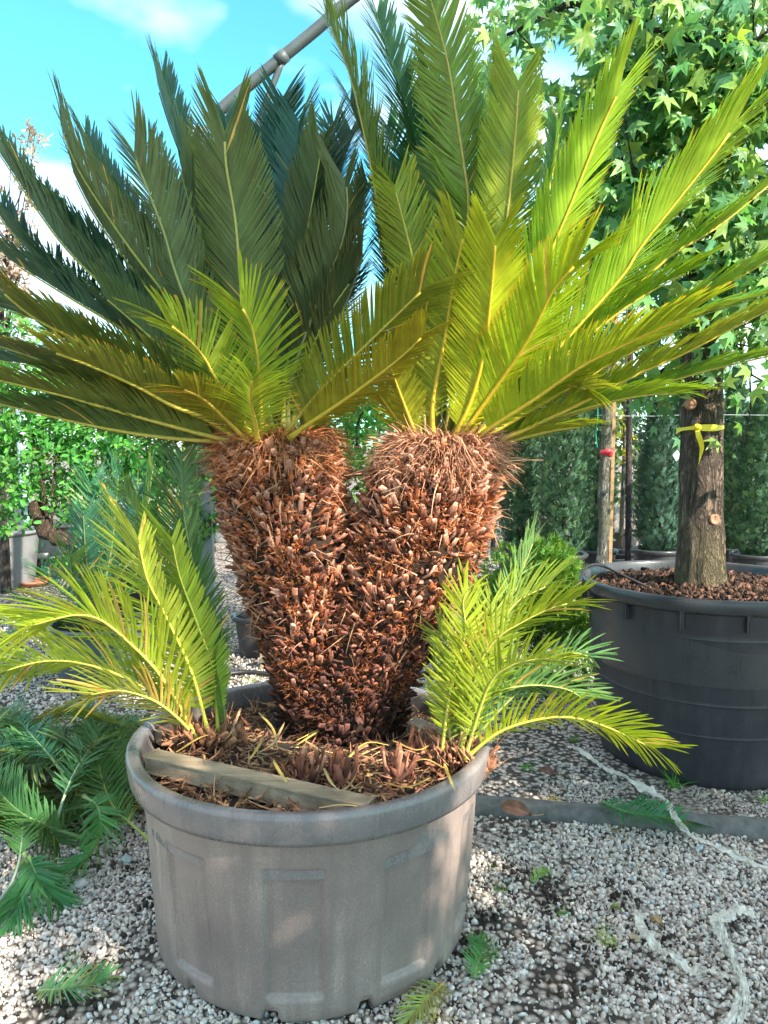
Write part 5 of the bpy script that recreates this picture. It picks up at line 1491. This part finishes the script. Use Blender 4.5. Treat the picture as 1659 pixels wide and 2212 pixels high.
for k, (x, y, Y, r, lab) in enumerate([(1338, 1148, 7.6, .17, 'lower black pot in the gap behind the stake'), (1345, 1120, 9.5, .19, 'farther black pot in the gap behind the stake'), (1245, 1200, 7.6, .2, 'black pot in shade behind the round green shrub')]):
    b_ = P(x, y, Y); simple_pot('nursery_pot', (b_[0], Y), r, r * .8, .34, M_black, M_blackrim, lab, soilmat=M_soil2)
C, _ = catmull([P(1290, 850, 5.6), P(1291, 900, 5.6), P(1287, 935, 5.6), P(1290, 968, 5.6)], 20)
tag(add('green_twine', tube_mesh('green_twine', C, .004, M_green, 5)), 'hanging green twine left of the pale young trunk', 'twine')
C, _ = catmull([P(1285, 897, 5.7), P(1400, 899, 5.7), P(1500, 896, 5.7), P(1680, 897, 5.7)], 20)
tag(add('tie_wire', tube_mesh('tie_wire', C, .0022, M_galv, 5)), 'thin horizontal wire strung in front of the cypresses', 'wire')
pt = P(1462, 984, 5.6)
tag(add('plant_tag', box_mesh('plant_tag', pt, [.018, .003, .018], [.0, .002, .0], [-.014, 0, .022], M_white, .001)), 'small white plant tag left of the thick trunk', 'plant tag')

# round green shrub
sb = P(1165, 1330, 4.3); sb[2] = 0
shrub = thing('round_shrub', sb, 'bright green clipped round shrub behind the right offset', 'shrub')
M_yew = leaf_mat('yew needle', .5, .25, (.75, .9, .9))
rg = np.random.default_rng(61); cl_ = []
for (x, y, r) in ((1130, 1270, .26), (1200, 1300, .24), (1150, 1380, .28), (1225, 1400, .22), (1090, 1320, .2), (1180, 1230, .16)):
    c = P(x, y, 4.35); n = 800
    dd = unit(rg.normal(size=(n, 3))); p = c + dd * r * rg.uniform(.6, 1.05, (n, 1))
    d = unit(dd + np.array([0, 0, .6]) + rg.normal(0, .4, (n, 3)))
    V, F, C_ = scatter(SP_V, SP_F, frames(d, dd + rg.normal(0, .3, (n, 3))), p, rg.uniform(.04, .075, n), np.array([[.13, .27, .03], [.09, .21, .03], [.20, .32, .04]])[rg.integers(0, 3, n)] * rg.uniform(.6, 1.2, (n, 1)))
    add('foliage', mesh_np('foliage', V, [F], M_yew, C_), shrub)
add('stem', tube_mesh('stem', [sb, sb + [0, .03, .25], P(1160, 1320, 4.35)], [.03, .025, .02], M_darkstem, 8), shrub)

# ================================================================== greenhouse frame and posts
pb_ = G(452, 1392); Yp = pb_[1]
gh = thing('greenhouse_frame', pb_, 'galvanised greenhouse post and arched roof pipe rising behind the left crown', 'greenhouse frame')
xp = pb_[0]; ztop = P(452, 272, Yp)[2]
w2, dpt, tk = .043, .06, .004
add('post', box_mesh('post', [xp, Yp, ztop / 2], [w2, 0, 0], [0, tk / 2, 0], [0, 0, ztop / 2], M_galv, .001), gh)
for s_ in (-1, 1):
    add('post_flange', box_mesh('post_flange', [xp + s_ * (w2 + .0035), Yp - .022, ztop / 2], [.003, 0, 0], [0, .026, 0], [0, 0, ztop / 2], M_galv, .001), gh)
for z in (.35, .75, 1.0):
    V0, F0 = lathe([(.011, 0), (.011, .006), (.006, .010), (.0005, .010)], 6)
    Vb = np.stack([V0[:, 0] + xp + .01, Yp - .003 - V0[:, 2], V0[:, 1] + z], 1)
    add('bolt', mesh_np('bolt', Vb, [F0], M_galv), gh)
arch, _ = catmull([P(448, 262, Yp + .05), P(490, 225, Yp + .05), P(530, 190, Yp + .05), P(605, 128, Yp + .05), P(690, 58, Yp + .05), P(762, -5, Yp + .05), P(900, -100, Yp + .05), P(1150, -240, Yp + .05)], 70)
add('arch_pipe', tube_mesh('arch_pipe', arch, .040, M_pipe, 14), gh)
i0 = int(np.argmin(np.linalg.norm(arch - P(605, 128, Yp + .05), axis=1)))
add('pipe_coupler', tube_mesh('pipe_coupler', arch[i0 - 1:i0 + 2], .046, M_pipe, 14), gh)
C, _ = catmull([arch[i0] + [0, .0, -.03], P(585, 195, Yp + .06), P(560, 260, Yp + .06), P(520, 380, Yp + .06)], 20)
add('brace_pipe', tube_mesh('brace_pipe', C, .022, M_pipe, 10), gh)
pp = G(60, 1238)
tag(add('round_post', tube_mesh('round_post', [pp, pp + [0, 0, 1.2], pp + [0, 0, 2.6]], .055, M_paintpost, 16)), 'pale blue round post behind the gnarled shrub at left', 'post')

# ================================================================== background, left
simple_pot('nursery_pot', (G(-5, 1265)[0], G(-5, 1265)[1]), .40, .34, .56, M_greypot, M_greypot, 'grey pot cut off by the left picture edge', soilmat=M_soil2)
a_ = G(100, 1236); simple_pot('nursery_pot', (a_[0] + .25, a_[1] + .1), .42, .36, .55, M_bluepot, M_blackrim, 'large dark pot right of the pale blue post', soilmat=M_soil2)
a_ = G(135, 1240); simple_pot('nursery_pot', (a_[0], a_[1] - .3), .17, .13, .26, M_black, M_blackrim, 'small black pot in front of the large dark pot', soilmat=M_soil2)
sa = G(70, 1260, .02)
V0, F0 = lathe([(.01, .0), (.15, .0), (.19, .035), (.197, .05), (.188, .05), (.178, .036), (.14, .014), (.01, .012)], 40)
tag(add('saucer', mesh_np('saucer', V0 + np.array([sa[0], sa[1], 0.006]), [F0], M_terra, None, True)), 'orange terracotta saucer on the ground at left', 'saucer')
a_ = G(552, 1425); simple_pot('nursery_pot', (a_[0], a_[1] + .12), .155, .12, .275, M_black, M_blackrim, 'black pot on gravel just left of the shaggy trunk', soilmat=M_soil)
a_ = G(920, 1435); simple_pot('nursery_pot', (a_[0], a_[1] + .1), .10, .08, .17, M_black, M_blackrim, 'small black pot glimpsed right of the trunk foot', soilmat=M_soil)
C, _ = catmull([G(420, 1470, .02), G(520, 1452, .02), G(600, 1458, .02), G(700, 1470, .02), G(900, 1455, .02), G(960, 1450, .02)], 40)
tag(add('irrigation_hose', tube_mesh('irrigation_hose', C, .014, M_hose, 10)), 'black irrigation hose on the ground behind the grey pot', 'hose')
wb = G(578, 1450)
tag(add('wood_block', box_mesh('wood_block', wb + [0, .05, .055], [.05, 0, 0], [0, .04, 0], [0, 0, .055], M_wood, .004)), 'small brown wood block beside the hose behind the trunk', 'wood block')
kb = P(486, 1441, 2.75)
V0, F0 = lathe([(.0005, -.014), (.009, -.014), (.012, -.008), (.012, .006), (.008, .012), (.0005, .013)], 12)
bk = thing('blue_valve', kb, 'tiny blue valve knob behind the left offset', 'valve')
add('knob', mesh_np('knob', V0 + kb, [F0], M_blue, None, True), bk)
add('riser', tube_mesh('riser', [[kb[0], kb[1], 0], kb - [0, 0, .01]], .005, M_hose, 8), bk)
# dark pots far behind
for k, (x, y, r, h, m, lab) in enumerate([(478, 1168, .3, .4, M_greypot, 'pale pot far down the gravel lane'), (430, 1160, .3, .45, M_black, 'black pot far down the gravel lane behind the post'), (30, 1185, .35, .5, M_black, 'black pot behind the grey pot at far left'),
                                     (300, 1190, .35, .5, M_black, 'black pot in shade under the left shrub'), (520, 1160, .3, .42, M_black, 'black pot far back left of the trunk'), (210, 1195, .3, .42, M_bluepot, 'dark blue-grey pot deep under the left shrub')]):
    b_ = G(x, y); simple_pot('nursery_pot', (b_[0], b_[1]), r, r * .82, h, m, M_blackrim if m is not M_greypot else m, lab, soilmat=M_soil2)

# shrub with gnarled limbs at left
sh = thing('gnarled_shrub', G(260, 1330), 'leafy green shrub with gnarled horizontal limbs behind the left offset', 'shrub')
YS = 5.3
GL = [[(260, 1345, YS), (250, 1260, YS), (225, 1190, YS - .05), (150, 1170, YS - .1), (95, 1145, YS - .1), (75, 1090, YS)],
      [(225, 1190, YS - .05), (300, 1180, YS), (400, 1165, YS), (470, 1120, YS)],
      [(105, 1150, YS - .1), (85, 1000, YS - .05), (60, 900, YS)],
      [(470, 1120, YS), (600, 1000, YS + .1), (780, 1020, YS), (840, 950, YS)],
      [(110, 1150, YS - .1), (115, 1050, YS - .1), (125, 950, YS)],
      [(780, 1020, YS), (770, 930, YS), (790, 880, YS)]]
for k, l_ in enumerate(GL):
    C, _ = catmull([P(*q) for q in l_], 30)
    C = C + RNG.normal(0, .008 if k < 2 else .003, C.shape)
    r0, r1 = ((.075, .05), (.06, .03), (.014, .006), (.04, .022), (.010, .004), (.014, .006))[k]
    add('limb', tube_mesh('limb', C, np.linspace(r0, r1, 30), M_gnarl, 10, jit=.10), sh)
cent = []
for x, y, dy, r in [(30, 890, 0, .28), (110, 900, .1, .28), (200, 900, .1, .30), (300, 940, .1, .28), (380, 980, .1, .26), (430, 1040, 0, .22), (60, 990, -.05, .26), (150, 1000, .1, .28),
                    (240, 1000, .1, .28), (330, 1040, .1, .26), (20, 1060, -.1, .18), (170, 1100, .05, .20), (250, 1110, .1, .22), (420, 1120, .1, .18), (30, 1130, -.15, .10), (120, 1180, -.1, .07),
                    (150, 1210, -.1, .06), (100, 800, .3, .3), (10, 780, .3, .35), (220, 820, .3, .3), (460, 1000, .2, .2), (-60, 900, .1, .35), (-80, 1000, 0, .3),
                    (780, 900, 0, .14), (760, 960, .1, .15), (810, 960, -.05, .12), (800, 1000, -.2, .07), (820, 1010, -.2, .06), (770, 1060, .2, .14), (800, 880, .1, .16), (720, 900, .1, .15), (660, 960, .2, .2), (792, 985, -1.3, .035), (774, 966, -1.3, .035), (815, 1003, -1.3, .035), (805, 992, -1.3, .03)]:
    cent.append(tuple(P(x, y, YS + dy)) + (r,))
leaf_cloud(sh, cent, 13000, .060, [[.085, .22, .06], [.06, .17, .05], [.12, .26, .06], [.045, .13, .05]], 8, .5, 300)
simple_pot('nursery_pot', (G(258, 1345)[0], G(258, 1345)[1]), .34, .28, .40, M_black, M_blackrim, 'dark pot of the gnarled shrub hidden behind the left offset', soilmat=M_soil)

# another sago behind, in the blue-grey pot
bp = G(190, 1495); bpc = np.array([bp[0], bp[1] + .22, 0])
simple_pot('plant_pot', bpc, .27, .22, .36, M_bluepot, M_bluepot, 'blue-grey pot behind the left offset', soilmat=M_soil)
bs = thing('sago_palm', bpc + [0, 0, .33], 'smaller dark green sago palm in the blue-grey pot behind the left offset', 'sago palm')
add('trunk', tube_mesh('trunk', [bpc + [0, 0, .3], bpc + [0, 0, .42], bpc + [0, 0, .5]], [.11, .10, .05], M_wool, 14, (.10, .055, .03), jit=.08), bs)
Ab = bpc + np.array([0, 0, .5]); Yb = bpc[1]
for k, (tip, midp, dy) in enumerate([((195, 1045), (215, 1200), .1), ((255, 1020), (240, 1180), .0), ((330, 1010), (300, 1170), .1), ((390, 1050), (330, 1200), -.1), ((180, 1110), (190, 1230), -.2),
                                     ((150, 1200), (170, 1290), -.2), ((60, 1300), (130, 1330), -.1), ((10, 1380), (110, 1360), .1), ((420, 1180), (330, 1260), .1), ((90, 1230), (150, 1290), .3), ((300, 1060), (270, 1200), .35)]):
    w = [Ab + np.array([0, 0, -.03]), P(midp[0], midp[1], Yb + dy * .5), P(tip[0], tip[1], Yb + dy)]
    frond(bs, w, Ab, seed=900 + k, col=[(.07, .14, .07), (.04, .12, .11), (.09, .16, .06)][k % 3], L=.19, rib=(.2, .24, .08), mess=7, dead=.08, step=.012, wid=.010)

# dark conifer by the post, twiggy pink-leaved tree at far left, hedge far behind
cypress(425, 1290, 6.2, 90, 1000, 'dark low conifer beside the galvanised post', 60, pot=False)
pk = thing('pink_twig_tree', G(20, 1215), 'sparse pinkish-leaved tree against the sky at far left', 'tree')
pg = G(20, 1215); YK = 7.2; pg = np.array([P(10, 1200, YK)[0], YK, 0]); pk.location = pg
C, _ = catmull([pg, P(0, 900, YK), P(5, 650, YK), P(20, 450, YK)], 30)
add('trunk', tube_mesh('trunk', C, np.linspace(.05, .012, 30), M_limb, 8), pk)
rg = np.random.default_rng(64)
pc = []
for k in range(26):
    st = C[int(rg.integers(12, 29))]; tx, ty = rg.uniform(-60, 105), rg.uniform(265, 700)
    if tx > 60 + (700 - ty) * .1: tx -= 50
    en = P(tx, ty, YK + rg.uniform(-.4, .4))
    c2, _ = catmull([st, (st + en) / 2 + [0, 0, -.06], en], 12)
    add('twig', tube_mesh('twig', c2, np.linspace(.008, .003, 12), M_limb, 5), pk)
    for u in (6, 8, 10, 11): pc.append(tuple(c2[u]) + (.09,))
M_small, keep_small = leaf_mat('pink leaf', .5, .3, (1, 1, 1)), M_small
leaf_cloud(pk, pc, 1300, .065, [[.42, .26, .25], [.48, .34, .30], [.34, .23, .22], [.36, .28, .17]], 9)

M_small = keep_small
# hedge rows closing the view beyond the nursery lanes
def hedge(name, x0, x1, Y, h, n, cols, seed, label):
    rg = np.random.default_rng(seed)
    x = rg.uniform(x0, x1, n); top = h * (.75 + .5 * vnoise(x, x * 0 + 1.5, .9, seed))
    z = top * rg.random(n)**.8; y = Y + rg.uniform(-.5, .5, n)
    d = unit(rg.normal(0, .6, (n, 3)) + [0, -.5, .5])
    V, F, C_ = scatter(LEAF_V, LEAF_F, frames(d, rg.normal(0, .4, (n, 3)) + [0, -.6, .8]), np.stack([x, y, z], 1), rg.uniform(.16, .34, n), np.array(cols)[rg.integers(0, len(cols), n)] * rg.uniform(.6, 1.25, (n, 1)))
    tag(add(name, mesh_np(name, V, [F], M_small, C_)), label, None, None, 'stuff')
hedge('far_hedge', -14, 14, 15.5, 2.3, 9000, [[.07, .15, .05], [.10, .19, .06], [.05, .11, .04], [.16, .23, .06]], 71, 'mass of dark greenery closing the view behind the nursery rows')

# ================================================================== unseen tree added behind the camera, leaf clumps placed to shade the scene
st = thing('shade_tree', (3.6, -1.4, 0), 'broad leafy tree added out of view behind the camera to cast shade', 'tree')
targets = [((430, 330, 2.38), 4.6, .42), ((300, 480, 2.38), 4.6, .42), ((560, 420, 2.40), 4.8, .40), ((150, 560, 2.38), 4.7, .42), ((640, 560, 2.38), 4.9, .34), ((700, 330, 2.5), 4.9, .34), ((420, 640, 2.38), 4.8, .3), ((100, 720, 2.4), 4.8, .25),
           ((760, 640, 2.4), 5.0, .22), ((200, 350, 2.4), 4.9, .40), ((50, 450, 2.4), 4.9, .35), ((860, 250, 2.45), 5.0, .22)]
cl_ = []
for (q, t, r) in targets: cl_.append(tuple(P(*q) + SUN * t) + (r,))
for (gx, gy, r) in ((-.2, 1.4, .35), (.3, 1.6, .40), (.75, 1.8, .40), (1.1, 2.15, .42), (.7, 2.4, .25), (1.5, 2.5, .4), (1.5, 1.9, .4), (1.6, 3.0, .35), (1.15, 2.9, .3), (.75, 3.15, .3), (.45, 1.35, .35), (.95, 1.55, .38), (1.35, 1.7, .38), (.5, 2.05, .32), (.95, 2.45, .32), (.62, 2.7, .28), (1.25, 2.5, .3)):
    cl_.append(tuple(np.array([gx, gy, .0]) + SUN * 5.2) + (r,))
for (gx, gy, gz, r) in ((-.5, 1.75, .3, .36), (-.15, 1.7, .45, .30), (-.35, 1.7, .05, .3), (1.1, 3.0, .5, .4), (1.5, 2.95, .35, .4)):
    cl_.append(tuple(np.array([gx, gy, gz]) + SUN * 4.7) + (r,))
C, _ = catmull([[3.6, -1.4, 0], [3.55, -1.4, 1.5], [3.3, -1.2, 3.0], [2.9, -.8, 4.6]], 30)
add('trunk', tube_mesh('trunk', C, np.linspace(.11, .05, 30), M_bark, 12), st)
for c in cl_:
    a = C[int(np.clip(12 + (c[2] - 2.5) * 6, 8, 28))]
    add('limb', tube_mesh('limb', catmull([a, (a + np.array(c[:3])) / 2 + [0, 0, -.1], c[:3]], 10)[0], np.linspace(.022, .008, 10), M_limb, 6), st)
leaf_cloud(st, cl_, 12500, .13, [[.08, .2, .05], [.1, .24, .06]], 10, .4)
